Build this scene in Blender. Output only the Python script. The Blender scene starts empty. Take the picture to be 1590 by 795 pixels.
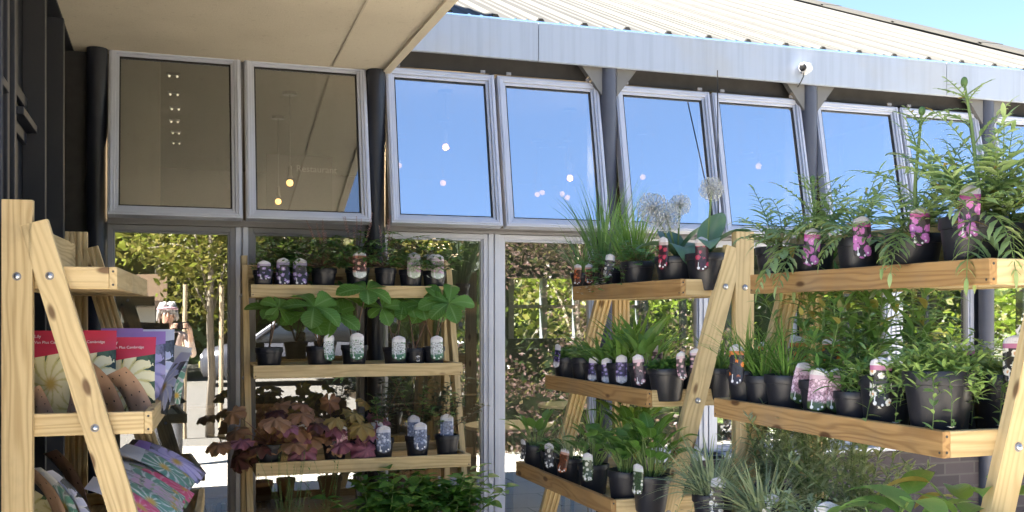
EXPOSURE = 3.5
SKY = .034
import bpy, math, random
from mathutils import Vector, Matrix, noise as mnoise
R = math.radians
C = bpy.context.scene.collection
V = Vector
HC = 1.5          # eye height
D = 5.2           # camera to facade
TH = R(18.71)

# ------------------------------------------------------------------ mesh builder
class MB:
    def __init__(s):
        s.v = []; s.f = []; s.uv = []; s.mi = []; s.smooth = False
    def add(s, verts, faces, uvs=None, mi=0):
        o = len(s.v)
        s.v.extend([tuple(p) for p in verts])
        s.uv.extend(uvs if uvs else [(0.0, 0.0)] * len(verts))
        for f in faces:
            s.f.append([i + o for i in f]); s.mi.append(mi)
    def box(s, x0, x1, y0, y1, z0, z1, mi=0):
        p = [(x0,y0,z0),(x1,y0,z0),(x1,y1,z0),(x0,y1,z0),(x0,y0,z1),(x1,y0,z1),(x1,y1,z1),(x0,y1,z1)]
        s.add(p, [(0,3,2,1),(4,5,6,7),(0,1,5,4),(1,2,6,5),(2,3,7,6),(3,0,4,7)], mi=mi)
    def prism(s, poly, axis, a0, a1, mi=0):
        """poly: list of 2-D points, extruded along axis ('x','y','z')"""
        def P(u, w, a):
            return (a,u,w) if axis == 'x' else ((u,a,w) if axis == 'y' else (u,w,a))
        n = len(poly)
        vs = [P(u,w,a0) for u,w in poly] + [P(u,w,a1) for u,w in poly]
        fs = [tuple(range(n-1,-1,-1)), tuple(range(n,2*n))]
        fs += [(i,(i+1)%n,n+(i+1)%n,n+i) for i in range(n)]
        s.add(vs, fs, mi=mi)
    def tube(s, pts, radii, n=6, mi=0, cap=True):
        pts = [V(p) for p in pts]
        if not isinstance(radii, (list, tuple)): radii = [radii]*len(pts)
        vs = []; fs = []
        ref = None
        for i, p in enumerate(pts):
            d = (pts[min(i+1,len(pts)-1)] - pts[max(i-1,0)])
            if d.length < 1e-9: d = V((0,0,1))
            d.normalize()
            if ref is None:
                a = V((0,0,1)) if abs(d.z) < .9 else V((1,0,0))
                ref = d.cross(a).normalized()
            else:
                ref = (ref - d*ref.dot(d))
                if ref.length < 1e-6: ref = d.orthogonal()
                ref.normalize()
            b = d.cross(ref)
            for k in range(n):
                t = 2*math.pi*k/n
                vs.append(p + (ref*math.cos(t) + b*math.sin(t))*radii[i])
        for i in range(len(pts)-1):
            for k in range(n):
                fs.append((i*n+k, i*n+(k+1)%n, (i+1)*n+(k+1)%n, (i+1)*n+k))
        if cap:
            fs.append(tuple(range(n-1,-1,-1))); fs.append(tuple(range((len(pts)-1)*n, len(pts)*n)))
        s.add(vs, fs, [(0.5, i/(max(1,len(pts)-1))) for i in range(len(pts)) for k in range(n)], mi)
    def lathe(s, prof, n=24, mi=0, sq=0.0, cx=0, cy=0):
        """prof list of (r,z); sq = squareness (superellipse)"""
        vs = []; fs = []
        for r, z in prof:
            for k in range(n):
                t = 2*math.pi*(k+.5)/n
                c, q = math.cos(t), math.sin(t)
                m = 1.0
                if sq:
                    e = 2 + sq*6
                    m = 1.0/((abs(c)**e + abs(q)**e)**(1/e))
                vs.append((cx+r*c*m, cy+r*q*m, z))
        for i in range(len(prof)-1):
            for k in range(n):
                fs.append((i*n+k, i*n+(k+1)%n, (i+1)*n+(k+1)%n, (i+1)*n+k))
        fs.append(tuple(range(n-1,-1,-1))); fs.append(tuple(range((len(prof)-1)*n, len(prof)*n)))
        s.add(vs, fs, mi=mi)
    def ball(s, c, r, n=8, m=6, mi=0, sc=(1,1,1)):
        c = V(c); vs = [c + V((0,0,-r*sc[2]))]; fs = []
        for i in range(1, m):
            a = -math.pi/2 + math.pi*i/m
            for k in range(n):
                t = 2*math.pi*k/n
                vs.append(c + V((r*sc[0]*math.cos(a)*math.cos(t), r*sc[1]*math.cos(a)*math.sin(t), r*sc[2]*math.sin(a))))
        vs.append(c + V((0,0,r*sc[2]))); L = len(vs)-1
        for k in range(n): fs.append((0, 1+(k+1)%n, 1+k)); fs.append((L, L-n+k, L-n+(k+1)%n))
        for i in range(m-2):
            for k in range(n):
                a = 1+i*n
                fs.append((a+k, a+(k+1)%n, a+n+(k+1)%n, a+n+k))
        s.add(vs, fs, mi=mi)
    def xform(s, M, start=0):
        for i in range(start, len(s.v)): s.v[i] = tuple(M @ V(s.v[i]))
    def build(s, name, mats, parent=None, smooth=None, bevel=0, loc=None, M=None):
        me = bpy.data.meshes.new(name)
        me.from_pydata(s.v, [], s.f)
        if not isinstance(mats, (list, tuple)): mats = [mats]
        for m in mats: me.materials.append(m)
        if len(mats) > 1: me.polygons.foreach_set('material_index', s.mi)
        ul = me.uv_layers.new(name='UVMap')
        li = [0]*len(me.loops); me.loops.foreach_get('vertex_index', li)
        flat = []
        for i in li: flat.extend(s.uv[i])
        ul.data.foreach_set('uv', flat)
        if smooth or s.smooth: me.polygons.foreach_set('use_smooth', [True]*len(me.polygons))
        me.update()
        o = bpy.data.objects.new(name, me); C.objects.link(o)
        if parent is not None: o.parent = parent
        if M is not None: o.matrix_local = M
        if loc is not None: o.location = loc
        if bevel:
            b = o.modifiers.new('bevel', 'BEVEL'); b.width = bevel; b.segments = 2; b.limit_method = 'ANGLE'; b.angle_limit = R(40)
        return o

def empty(name, loc=(0,0,0), rz=0.0):
    o = bpy.data.objects.new(name, None); C.objects.link(o)
    o.location = loc; o.rotation_euler = (0,0,rz); o.empty_display_size = .1
    return o
def tag(o, label=None, cat=None, group=None, kind=None):
    if label: o['label'] = label
    if cat: o['category'] = cat
    if group: o['group'] = group
    if kind: o['kind'] = kind
    return o
def thing(name, label, cat, loc=(0,0,0), rz=0.0, group=None):
    return tag(empty(name, loc, rz), label, cat, group)
def axes(o, x, y, z):
    x, y, z = V(x), V(y), V(z)
    M = Matrix.Identity(4)
    for i, a in enumerate((x,y,z)):
        for j in range(3): M[j][i] = a[j]
    M.translation = V(o)
    return M
def ang(px): return math.atan((px-795)/1594.0) + TH
def xat(px, yr): return math.tan(ang(px))*yr          # world X on the plane yr metres in front of the camera
def yrat(px, x): return x/math.tan(ang(px))

# ------------------------------------------------------------------ materials
MATS = {}
class NT:
    def __init__(s, name):
        s.m = bpy.data.materials.new(name); s.m.use_nodes = True
        s.t = s.m.node_tree; s.n = s.t.nodes; s.l = s.t.links
        s.b = s.n['Principled BSDF']; s.out = s.n['Material Output']
    def N(s, t, **k):
        o = s.n.new(t)
        for a, v in k.items(): setattr(o, a, v)
        return o
    def link(s, a, b): s.l.new(a, b)
    def setin(s, sock, v):
        if isinstance(v, bpy.types.NodeSocket): s.link(v, sock)
        else: sock.default_value = v
    def math(s, op, a, b=0.0, c=None, clamp=False):
        n = s.N('ShaderNodeMath', operation=op, use_clamp=clamp)
        s.setin(n.inputs[0], a); s.setin(n.inputs[1], b)
        if c is not None: s.setin(n.inputs[2], c)
        return n.outputs[0]
    def mix(s, fac, a, b):
        n = s.N('ShaderNodeMix', data_type='RGBA')
        s.setin(n.inputs[0], fac)
        s.setin(n.inputs[6], a if isinstance(a, bpy.types.NodeSocket) else (*a[:3],1)); s.setin(n.inputs[7], b if isinstance(b, bpy.types.NodeSocket) else (*b[:3],1))
        return n.outputs[2]
    def ramp(s, fac, stops):
        n = s.N('ShaderNodeValToRGB'); e = n.color_ramp.elements
        while len(e) < len(stops): e.new(.5)
        for el, (p, c) in zip(e, stops):
            el.position = p; el.color = (*c[:3],1) if isinstance(c,(tuple,list)) else (c,c,c,1)
        s.setin(n.inputs[0], fac); return n.outputs[0]
    def step(s, x, a, b):      # smoothstep from a to b
        n = s.N('ShaderNodeMapRange', interpolation_type='SMOOTHSTEP')
        s.setin(n.inputs[0], x); n.inputs[1].default_value = a; n.inputs[2].default_value = b
        return n.outputs[0]
    def noise(s, vec, scale, detail=3, rough=.5, dist=0):
        n = s.N('ShaderNodeTexNoise'); n.inputs['Scale'].default_value = scale; n.inputs['Detail'].default_value = detail
        n.inputs['Roughness'].default_value = rough; n.inputs['Distortion'].default_value = dist
        if vec is not None: s.link(vec, n.inputs['Vector'])
        return n.outputs['Fac']
    def mapping(s, vec, scale=(1,1,1), loc=None):
        n = s.N('ShaderNodeMapping'); n.inputs['Scale'].default_value = scale
        s.link(vec, n.inputs['Vector'])
        if loc is not None: s.setin(n.inputs['Location'], loc)
        return n.outputs[0]
    def coord(s, k='Object'): return s.N('ShaderNodeTexCoord').outputs[k]
    def bump(s, h, strength=.3, dist=.01):
        n = s.N('ShaderNodeBump'); n.inputs['Strength'].default_value = strength; n.inputs['Distance'].default_value = dist
        s.link(h, n.inputs['Height']); s.link(n.outputs[0], s.b.inputs['Normal'])

def plain(name, col, rough=.6, var=.15, scale=12, metallic=0, bump=0, spec=.5, streak=None):
    t = NT(name)
    co = t.coord()
    if streak: co2 = t.mapping(co, streak)
    else: co2 = co
    f = t.noise(co2, scale, 4, .6)
    c = t.mix(f, [x*(1-var) for x in col], [min(1,x*(1+var)) for x in col])
    t.link(c, t.b.inputs['Base Color'])
    t.b.inputs['Roughness'].default_value = rough; t.b.inputs['Metallic'].default_value = metallic
    t.b.inputs['Specular IOR Level'].default_value = spec
    if bump: t.bump(t.noise(co, scale*4, 3), bump, .004)
    MATS[name] = t.m
    return t.m

def wood(name, light, dark, knot, ring=1.0, weather=0.0):
    t = NT(name)
    co = t.coord()
    rnd = t.N('ShaderNodeObjectInfo').outputs['Random']
    off = t.N('ShaderNodeCombineXYZ')
    t.link(t.math('MULTIPLY', rnd, 37.0), off.inputs[0]); t.link(t.math('MULTIPLY', rnd, 11.0), off.inputs[1]); t.link(t.math('MULTIPLY', rnd, 23.0), off.inputs[2])
    m = t.mapping(co, (1,1,1), off.outputs[0])
    # knots
    vo = t.N('ShaderNodeTexVoronoi'); vo.inputs['Scale'].default_value = 1.0
    t.link(t.mapping(m, (5.0,13,13)), vo.inputs['Vector'])
    kd = vo.outputs['Distance']
    kmask = t.math('SUBTRACT', 1.0, t.step(kd, .08, .16))
    kflow = t.math('SUBTRACT', 1.0, t.step(kd, .0, .5))
    # growth rings: contours of a stretched field bending round the knots
    f = t.noise(t.mapping(m, (1.1,11,11)), 1.0, 2, .5, .3)
    sx = t.N('ShaderNodeSeparateXYZ'); t.link(m, sx.inputs[0])
    lin = t.math('MULTIPLY', t.math('ADD', sx.outputs[1], t.math('MULTIPLY', sx.outputs[2], .7)), 330.0)
    ph = t.math('ADD', t.math('ADD', t.math('MULTIPLY', f, 42.0*ring), t.math('MULTIPLY', kflow, 4.5)), lin)
    rings = t.math('MULTIPLY_ADD', t.math('SINE', ph), .5, .5)
    rings = t.math('POWER', rings, 2.2)
    fib = t.noise(t.mapping(m, (6,260,260)), 1.0, 3, .6)
    big = t.noise(t.mapping(m, (1.5,4,4)), 1.0, 2)
    c = t.mix(t.math('MULTIPLY', rings, .56), [min(1,x*1.1) for x in light], dark)
    mid = t.noise(t.mapping(m, (2.2,75,75)), 1.0, 4, .65)
    c = t.mix(t.math('MULTIPLY', t.step(mid, .38, .72), .38), c, dark)
    c = t.mix(t.math('MULTIPLY', fib, .22), c, [x*.55 for x in dark])
    c = t.mix(t.step(big, .4, .75), c, t.mix(.5, c, [min(1,x*1.1) for x in light]))
    c = t.mix(t.math('MULTIPLY', t.step(rnd, 0, 1), .22), c, dark)
    stn = t.noise(co, 3.3, 5, .65); c = t.mix(t.math('MULTIPLY', t.step(stn, .5, .72), .32), c, (.25,.20,.13))
    if weather: c = t.mix(t.math('MULTIPLY', t.step(t.noise(co, 5, 4), .45, .75), weather), c, (.22,.19,.15))
    c = t.mix(t.math('MULTIPLY', kmask, .85), c, knot)
    t.link(c, t.b.inputs['Base Color'])
    t.b.inputs['Roughness'].default_value = .62; t.b.inputs['Specular IOR Level'].default_value = .3
    t.bump(t.math('ADD', fib, rings), .25, .0015)
    MATS[name] = t.m
    return t.m

def leafmat(name, c1, c2, vein=(.35,.45,.2), vfreq=9, vamt=.35, trans=.32, rough=.42, mode='pinnate', edge=None, dead=None):
    t = NT(name)
    uv = t.N('ShaderNodeSeparateXYZ'); t.link(t.coord('UV'), uv.inputs[0])
    u, v = uv.outputs[0], uv.outputs[1]
    geo = t.N('ShaderNodeNewGeometry')
    c = t.mix(geo.outputs['Random Per Island'], c1, c2)
    n = t.noise(t.coord(), 28, 3)
    c = t.mix(t.math('MULTIPLY', n, .35), c, [x*.6 for x in c1])
    if mode == 'pinnate':
        a = t.math('MULTIPLY', t.math('ABSOLUTE', t.math('SUBTRACT', u, .5)), 2.0)
        mid = t.math('SUBTRACT', 1.0, t.step(a, .03, .16))
        sv = t.math('SINE', t.math('MULTIPLY', t.math('SUBTRACT', v, t.math('MULTIPLY', a, .16)), vfreq*6.283))
        sv = t.step(sv, .72, 1.0)
        vm = t.math('MAXIMUM', mid, t.math('MULTIPLY', sv, .55))
        hgt = t.math('MULTIPLY', sv, -1.0)
    elif mode == 'palm':      # u = angle 0..1, v = radius 0..1
        sv = t.math('SINE', t.math('MULTIPLY', u, vfreq*6.283))
        sv = t.math('MULTIPLY', t.step(sv, .86, 1.0), 1.0)
        s2 = t.step(t.noise(t.coord(), 160, 2), .56, .64)
        vm = t.math('MAXIMUM', sv, t.math('MULTIPLY', s2, .35))
        hgt = t.math('MULTIPLY', sv, -1.0)
    else:
        a = t.math('MULTIPLY', t.math('ABSOLUTE', t.math('SUBTRACT', u, .5)), 2.0)
        vm = t.math('SUBTRACT', 1.0, t.step(a, .02, .3)); hgt = vm
    c = t.mix(t.math('MULTIPLY', vm, vamt), c, vein)
    if edge: c = t.mix(t.math('MULTIPLY', t.step(v, .72, 1.0), .55), c, edge)
    if dead: c = t.mix(t.step(geo.outputs['Random Per Island'], .93, .95), c, dead)
    t.link(c, t.b.inputs['Base Color']); t.b.inputs['Roughness'].default_value = rough
    t.b.inputs['Specular IOR Level'].default_value = .4
    t.bump(hgt, .35, .002)
    tr = t.N('ShaderNodeBsdfTranslucent'); t.link(t.mix(.5, c, (.30,.42,.05)), tr.inputs[0])
    mx = t.N('ShaderNodeMixShader'); mx.inputs[0].default_value = trans
    t.link(t.b.outputs[0], mx.inputs[1]); t.link(tr.outputs[0], mx.inputs[2]); t.link(mx.outputs[0], t.out.inputs[0])
    MATS[name] = t.m
    return t.m

def glass(name, refl, tint=(.82,.88,.86)):
    t = NT(name)
    tr = t.N('ShaderNodeBsdfTransparent'); tr.inputs[0].default_value = (*tint,1)
    gl = t.N('ShaderNodeBsdfGlossy'); gl.inputs['Roughness'].default_value = 0.0; gl.inputs[0].default_value = (.93,.97,1,1)
    lw = t.N('ShaderNodeFresnel'); lw.inputs[0].default_value = 1.5
    co = t.coord()
    bp = t.N('ShaderNodeBump'); bp.inputs['Strength'].default_value = .07; bp.inputs['Distance'].default_value = .012
    t.link(t.noise(co, 1.6, 1), bp.inputs['Height']); t.link(bp.outputs[0], gl.inputs['Normal'])
    f = t.math('ADD', lw.outputs[0], refl, clamp=True)
    mx = t.N('ShaderNodeMixShader'); t.link(f, mx.inputs[0]); t.link(tr.outputs[0], mx.inputs[1]); t.link(gl.outputs[0], mx.inputs[2])
    # dust and rain marks
    df = t.N('ShaderNodeBsdfDiffuse'); df.inputs[0].default_value = (.5,.48,.44,1)
    dm = t.math('MULTIPLY_ADD', t.step(t.noise(t.mapping(co,(14,14,3)), 1.0, 5, .65), .48, .8), .07, .012)
    m2 = t.N('ShaderNodeMixShader'); t.link(dm, m2.inputs[0]); t.link(mx.outputs[0], m2.inputs[1]); t.link(df.outputs[0], m2.inputs[2])
    t.link(m2.outputs[0], t.out.inputs[0])
    MATS[name] = t.m
    return t.m

def emit(name, col, s):
    t = NT(name); t.b.inputs['Base Color'].default_value = (*col,1)
    t.b.inputs['Emission Color'].default_value = (*col,1); t.b.inputs['Emission Strength'].default_value = s
    MATS[name] = t.m; return t.m

def tagmat(name, head, bg, p1, p2, scale=7.0, aspect=.45, top=(.78,.77,.82), low=None, size=.42):
    """a printed plant label: white domed top, coloured header, flowers on a ground, white symbols at the foot"""
    t = NT(name)
    uv = t.N('ShaderNodeSeparateXYZ'); t.link(t.coord('UV'), uv.inputs[0]); u, v = uv.outputs[0], uv.outputs[1]
    cb = t.N('ShaderNodeCombineXYZ'); t.link(t.math('MULTIPLY', u, aspect), cb.inputs[0]); t.link(v, cb.inputs[1])
    rnd = t.N('ShaderNodeObjectInfo').outputs['Random']; t.link(t.math('MULTIPLY', rnd, .2), cb.inputs[2])
    vo = t.N('ShaderNodeTexVoronoi'); vo.inputs['Scale'].default_value = scale; t.link(cb.outputs[0], vo.inputs['Vector'])
    d = vo.outputs['Distance']
    nz = t.noise(cb.outputs[0], scale*5, 3)
    dd = t.math('ADD', d, t.math('MULTIPLY', t.math('SUBTRACT', nz, .5), .45))
    c = t.mix(t.step(t.noise(cb.outputs[0], scale*3, 3), .4, .65), bg, [x*.35+.01 for x in bg])
    c = t.mix(t.math('SUBTRACT', 1.0, t.step(dd, size-.06, size)), c, p1)
    c = t.mix(t.math('SUBTRACT', 1.0, t.step(dd, .10, .2)), c, p2)
    if low: c = t.mix(t.math('SUBTRACT', 1.0, t.step(t.math('ADD', v, t.math('MULTIPLY', nz, .1)), .24, .34)), c, low)
    def circ(cu, cv, r):
        a = t.math('MULTIPLY', t.math('SUBTRACT', u, cu), aspect); b = t.math('SUBTRACT', v, cv)
        return t.math('LESS_THAN', t.math('ADD', t.math('MULTIPLY', a, a), t.math('MULTIPLY', b, b)), r*r)
    sy = t.math('MAXIMUM', circ(.27,.10,.040), t.math('MAXIMUM', circ(.62,.07,.026), circ(.80,.13,.026)))
    st = t.math('MULTIPLY', t.math('LESS_THAN', t.math('ABSOLUTE', t.math('SUBTRACT', u, .25)), .025), t.math('LESS_THAN', t.math('ABSOLUTE', t.math('SUBTRACT', v, .2)), .07))
    c = t.mix(t.math('MAXIMUM', sy, st), c, (.8,.8,.82))
    c = t.mix(t.math('GREATER_THAN', v, .74), c, head)
    c = t.mix(t.math('GREATER_THAN', v, .835), c, [x*.82 for x in top])
    # fine grey print on the white
    pr = t.math('MULTIPLY', t.math('GREATER_THAN', t.noise(t.mapping(cb.outputs[0], (60,26,1)), 1.0, 1), .56), t.math('MULTIPLY', t.math('GREATER_THAN', v, .86), t.math('LESS_THAN', v, .95)))
    c = t.mix(t.math('MULTIPLY', pr, .45), c, (.25,.2,.3))
    t.link(c, t.b.inputs['Base Color']); t.b.inputs['Roughness'].default_value = .35
    MATS[name] = t.m; return t.m

def packmat(name, head, bg, p1, p2, two=False, hv=.74):
    """printed bulb packet: coloured header, one or two big many-petalled flowers on a green ground"""
    t = NT(name)
    uv = t.N('ShaderNodeSeparateXYZ'); t.link(t.coord('UV'), uv.inputs[0]); u, v = uv.outputs[0], uv.outputs[1]
    cb = t.N('ShaderNodeCombineXYZ'); t.link(t.math('MULTIPLY', u, .62), cb.inputs[0]); t.link(v, cb.inputs[1])
    nz = t.noise(cb.outputs[0], 9, 3)
    c = t.mix(t.step(nz, .38, .62), bg, [x*.28 for x in bg])
    def flower(c, cu, cv, r, n):
        a = t.math('MULTIPLY', t.math('SUBTRACT', u, cu), .62); b = t.math('SUBTRACT', v, cv)
        rr = t.math('SQRT', t.math('ADD', t.math('MULTIPLY', a, a), t.math('MULTIPLY', b, b)))
        an = t.math('ARCTAN2', b, a)
        pet = t.math('ABSOLUTE', t.math('SINE', t.math('MULTIPLY_ADD', an, n*.5, t.math('MULTIPLY', rr, 9))))
        lim = t.math('MULTIPLY_ADD', t.math('POWER', pet, .5), r*.45, r*.6)
        lim = t.math('ADD', lim, t.math('MULTIPLY', t.math('SUBTRACT', nz, .5), r*.5))
        msk = t.math('LESS_THAN', rr, lim)
        shade = t.mix(t.step(t.math('ADD', pet, t.math('MULTIPLY', t.math('SUBTRACT', t.noise(cb.outputs[0], 26, 3), .5), .9)), .1, .75), p2, p1)
        shade = t.mix(t.math('SUBTRACT', 1.0, t.step(rr, r*.05, r*.3)), shade, (.55,.36,.05))
        return t.mix(msk, c, shade)
    c = flower(c, .40, .40, .40, 11)
    if two: c = flower(c, .86, .14, .26, 9)
    wav = t.math('MULTIPLY_ADD', u, .09, hv-.05)
    c = t.mix(t.math('GREATER_THAN', v, wav), c, head)
    t.link(c, t.b.inputs['Base Color']); t.b.inputs['Roughness'].default_value = .28
    MATS[name] = t.m; return t.m
# ------------------------------------------------------------------ shared materials
wood('pine', (.67,.53,.295), (.40,.265,.115), (.10,.045,.02))
wood('pine_weathered', (.46,.285,.12), (.20,.10,.036), (.07,.03,.014), ring=1.3, weather=.35)
wood('pine_end', (.52,.33,.16), (.33,.18,.075), (.1,.05,.02), ring=2.0)
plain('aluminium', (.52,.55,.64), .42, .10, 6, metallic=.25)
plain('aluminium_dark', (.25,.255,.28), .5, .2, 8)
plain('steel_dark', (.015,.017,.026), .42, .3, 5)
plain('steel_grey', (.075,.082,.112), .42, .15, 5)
plain('bracket_grey', (.15,.148,.145), .5, .15, 9)
plain('clad_dark', (.014,.015,.021), .55, .3, 3, streak=(3,3,.6))
plain('clad_dark2', (.019,.021,.029), .5, .3, 3, streak=(3,3,.6))
plain('beam_dark', (.035,.033,.033), .7, .5, 14)
plain('zinc', (.060,.0585,.054), .6, .20, 5, streak=(2,.5,2), spec=.15)
plain('board_matte', (.008,.008,.008), 1.0, spec=0.0)
plain('soffit_seam', (.50,.44,.34), .9)
plain('rubber', (.01,.01,.011), .6)
plain('bolt', (.62,.62,.64), .35, .05, 40, metallic=1.0)
plain('screw', (.05,.045,.04), .5)
def potmat():
    t = NT('pot_plastic'); co = t.coord(); rnd = t.N('ShaderNodeObjectInfo').outputs['Random']
    cb = t.N('ShaderNodeCombineXYZ'); t.link(t.math('MULTIPLY', rnd, 9.0), cb.inputs[2])
    m = t.mapping(co, (1,1,1), cb.outputs[0])
    n = t.noise(m, 22, 5, .65); st = t.noise(t.mapping(m, (60,60,7)), 1.0, 3)
    c = t.mix(n, (.010,.0105,.016), (.020,.021,.030))
    d = t.math('MULTIPLY', t.step(n, .52, .75), t.step(st, .45, .7))
    c = t.mix(t.math('MULTIPLY', d, .5), c, (.075,.060,.045))
    t.link(c, t.b.inputs['Base Color']); t.link(t.math('MULTIPLY_ADD', n, .35, .25), t.b.inputs['Roughness']); MATS['pot_plastic'] = t.m
potmat()
plain('soil', (.030,.020,.013), .95, .6, 90, bump=.8)
plain('white_plastic', (.72,.72,.74), .35, .06, 20)
plain('black_plastic', (.012,.012,.013), .3)
plain('int_floor', (.10,.085,.07), .35, .3, 4)
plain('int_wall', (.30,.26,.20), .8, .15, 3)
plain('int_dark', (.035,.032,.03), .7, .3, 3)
plain('int_wood', (.50,.25,.10), .4, .2, 5, streak=(8,8,.7))
plain('int_table', (.62,.60,.56), .3, .06, 6)
plain('leather', (.13,.085,.055), .45, .25, 10)
plain('stem_green', (.16,.24,.07), .5, .25, 20)
plain('stem_pale', (.36,.36,.20), .5, .25, 20)
plain('stem_brown', (.16,.09,.05), .6, .3, 20)
plain('stem_red', (.22,.10,.08), .5, .3, 20)
plain('bark', (.24,.20,.155), .9, .35, 18, bump=.6, streak=(6,6,1))
plain('stake', (.42,.33,.22), .8, .3, 9, streak=(8,8,1))
glass('glass_upper', .84, (.80,.86,.86))
glass('glass_lower', .30, (.62,.68,.67)); glass('glass_canopy', .30, (.80,.86,.86))
glass('glass_back', .02, (.93,.97,.92))
emit('bulb', (1.0,.50,.14), .40)
emit('spot', (1.0,.88,.66), .10)

def special_mats():
    # galvanised fascia with rain streaks
    t = NT('fascia'); co = t.coord()
    st = t.noise(t.mapping(co, (26,1,1.2)), 1.0, 4, .6); bl = t.noise(co, 2.5, 4)
    c = t.mix(t.step(st, .4, .75), (.40,.452,.545), (.345,.39,.475)); c = t.mix(t.math('MULTIPLY', t.step(bl,.5,.75), .4), c, (.40,.39,.37))
    t.link(c, t.b.inputs['Base Color']); t.b.inputs['Roughness'].default_value = .5; t.b.inputs['Metallic'].default_value = .15
    MATS['fascia'] = t.m
    # rough-cast soffit
    t = NT('soffit'); co = t.coord()
    n1 = t.noise(co, 210, 3, .7); n2 = t.noise(co, 1.3, 4); n3 = t.noise(co, 45, 2)
    c = t.mix(n1, (.57,.505,.395), (.73,.655,.52)); c = t.mix(t.math('MULTIPLY', t.step(n2,.45,.7), .25), c, (.40,.34,.25))
    c = t.mix(t.math('MULTIPLY', t.step(n3,.62,.75), .25), c, (.34,.28,.2))
    t.link(c, t.b.inputs['Base Color']); t.b.inputs['Roughness'].default_value = .95
    t.bump(n1, .6, .006); MATS['soffit'] = t.m
    # paving
    t = NT('paving'); co = t.coord()
    br = t.N('ShaderNodeTexBrick'); br.offset = .5; br.inputs['Scale'].default_value = 1.0; br.inputs['Brick Width'].default_value = .6; br.inputs['Row Height'].default_value = .6
    br.inputs['Mortar Size'].default_value = .006; br.inputs['Color1'].default_value = (.58,.53,.46,1); br.inputs['Color2'].default_value = (.64,.59,.51,1); br.inputs['Mortar'].default_value = (.16,.14,.12,1)
    t.link(co, br.inputs['Vector'])
    n = t.noise(co, 3, 6, .65); c = t.mix(t.math('MULTIPLY', t.step(n,.4,.8), .4), br.outputs[0], (.36,.33,.29))
    t.link(c, t.b.inputs['Base Color']); t.b.inputs['Roughness'].default_value = .85; MATS['paving'] = t.m
    t = NT('ground'); co = t.coord()
    n = t.noise(co, 60, 4, .7); n2 = t.noise(co, .35, 4)
    c = t.mix(n, (.13,.118,.105), (.20,.185,.165)); c = t.mix(t.step(n2,.4,.65), c, (.16,.145,.125))
    t.link(c, t.b.inputs['Base Color']); t.b.inputs['Roughness'].default_value = .9; MATS['ground'] = t.m
    t = NT('lawn'); co = t.coord()
    n = t.noise(co, 40, 4, .7); n2 = t.noise(co, .6, 4)
    c = t.mix(n, (.05,.09,.015), (.12,.17,.03)); c = t.mix(t.math('MULTIPLY', n2, .3), c, (.16,.15,.05))
    t.link(c, t.b.inputs['Base Color']); t.b.inputs['Roughness'].default_value = .9; MATS['lawn'] = t.m
    # dark brick plinth: real courses come from the brick texture in the wall's own metres
    t = NT('brick'); co = t.coord()
    sw = t.N('ShaderNodeSeparateXYZ'); t.link(co, sw.inputs[0]); cb = t.N('ShaderNodeCombineXYZ')
    t.link(t.math('ADD', sw.outputs[0], sw.outputs[1]), cb.inputs[0]); t.link(sw.outputs[2], cb.inputs[1])
    br = t.N('ShaderNodeTexBrick'); br.inputs['Scale'].default_value = 1.0; br.inputs['Brick Width'].default_value = .225; br.inputs['Row Height'].default_value = .075
    br.inputs['Mortar Size'].default_value = .006; br.inputs['Color1'].default_value = (.05,.042,.05,1); br.inputs['Color2'].default_value = (.085,.07,.078,1); br.inputs['Mortar'].default_value = (.11,.105,.1,1)
    t.link(cb.outputs[0], br.inputs['Vector'])
    n = t.noise(co, 30, 4); c = t.mix(t.math('MULTIPLY', n, .5), br.outputs[0], (.06,.05,.055))
    t.link(c, t.b.inputs['Base Color']); t.b.inputs['Roughness'].default_value = .85; t.bump(br.outputs['Fac'], -.6, .006); MATS['brick'] = t.m
special_mats()
M = MATS

# ------------------------------------------------------------------ camera, light, colour
def setup():
    sc = bpy.context.scene
    cd = bpy.data.cameras.new('camera'); cam = bpy.data.objects.new('camera', cd); C.objects.link(cam)
    cam.location = (0,-D,HC); cam.rotation_euler = (R(90), 0, -TH)
    cd.sensor_width = 36; cd.lens = 36*1594/1590; cd.shift_y = 94.5/1590; cd.clip_end = 500; cd.clip_start = .05
    sc.camera = cam
    w = bpy.data.worlds.new('World'); sc.world = w; w.use_nodes = True
    nt = w.node_tree; bg = nt.nodes['Background']
    sky = nt.nodes.new('ShaderNodeTexSky'); sky.sky_type = 'NISHITA'; sky.sun_disc = False
    s = V((-.95,.31,0)).normalized(); el = R(50)
    sky.sun_elevation = el; sky.sun_rotation = math.atan2(s.x, s.y); sky.air_density = .8; sky.dust_density = .05; sky.ozone_density = 1.6; sky.altitude = 50
    nt.links.new(sky.outputs[0], bg.inputs[0]); bg.inputs[1].default_value = SKY
    ld = bpy.data.lights.new('sun', 'SUN'); ld.energy = 5.0; ld.angle = R(.5); ld.color = (1,.94,.84)
    lo = bpy.data.objects.new('sun', ld); C.objects.link(lo)
    dirv = V((s.x*math.cos(el), s.y*math.cos(el), math.sin(el)))
    lo.rotation_euler = dirv.to_track_quat('Z','Y').to_euler(); lo.location = (-10,4,15)
    sc.view_settings.view_transform = 'Standard'; sc.view_settings.look = 'None'; sc.view_settings.gamma = 1; sc.view_settings.use_curve_mapping = False
    sc.view_settings.exposure = EXPOSURE
    sc.cycles.max_bounces = 8; sc.cycles.diffuse_bounces = 4; sc.cycles.glossy_bounces = 4; sc.cycles.transmission_bounces = 6; sc.cycles.transparent_max_bounces = 12
    sc.cycles.sample_clamp_indirect = 6; sc.cycles.caustics_reflective = False; sc.cycles.caustics_refractive = False
    sc.cycles.use_adaptive_sampling = True; sc.cycles.adaptive_threshold = .015
    sc.cycles.use_denoising = True
setup()

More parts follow.
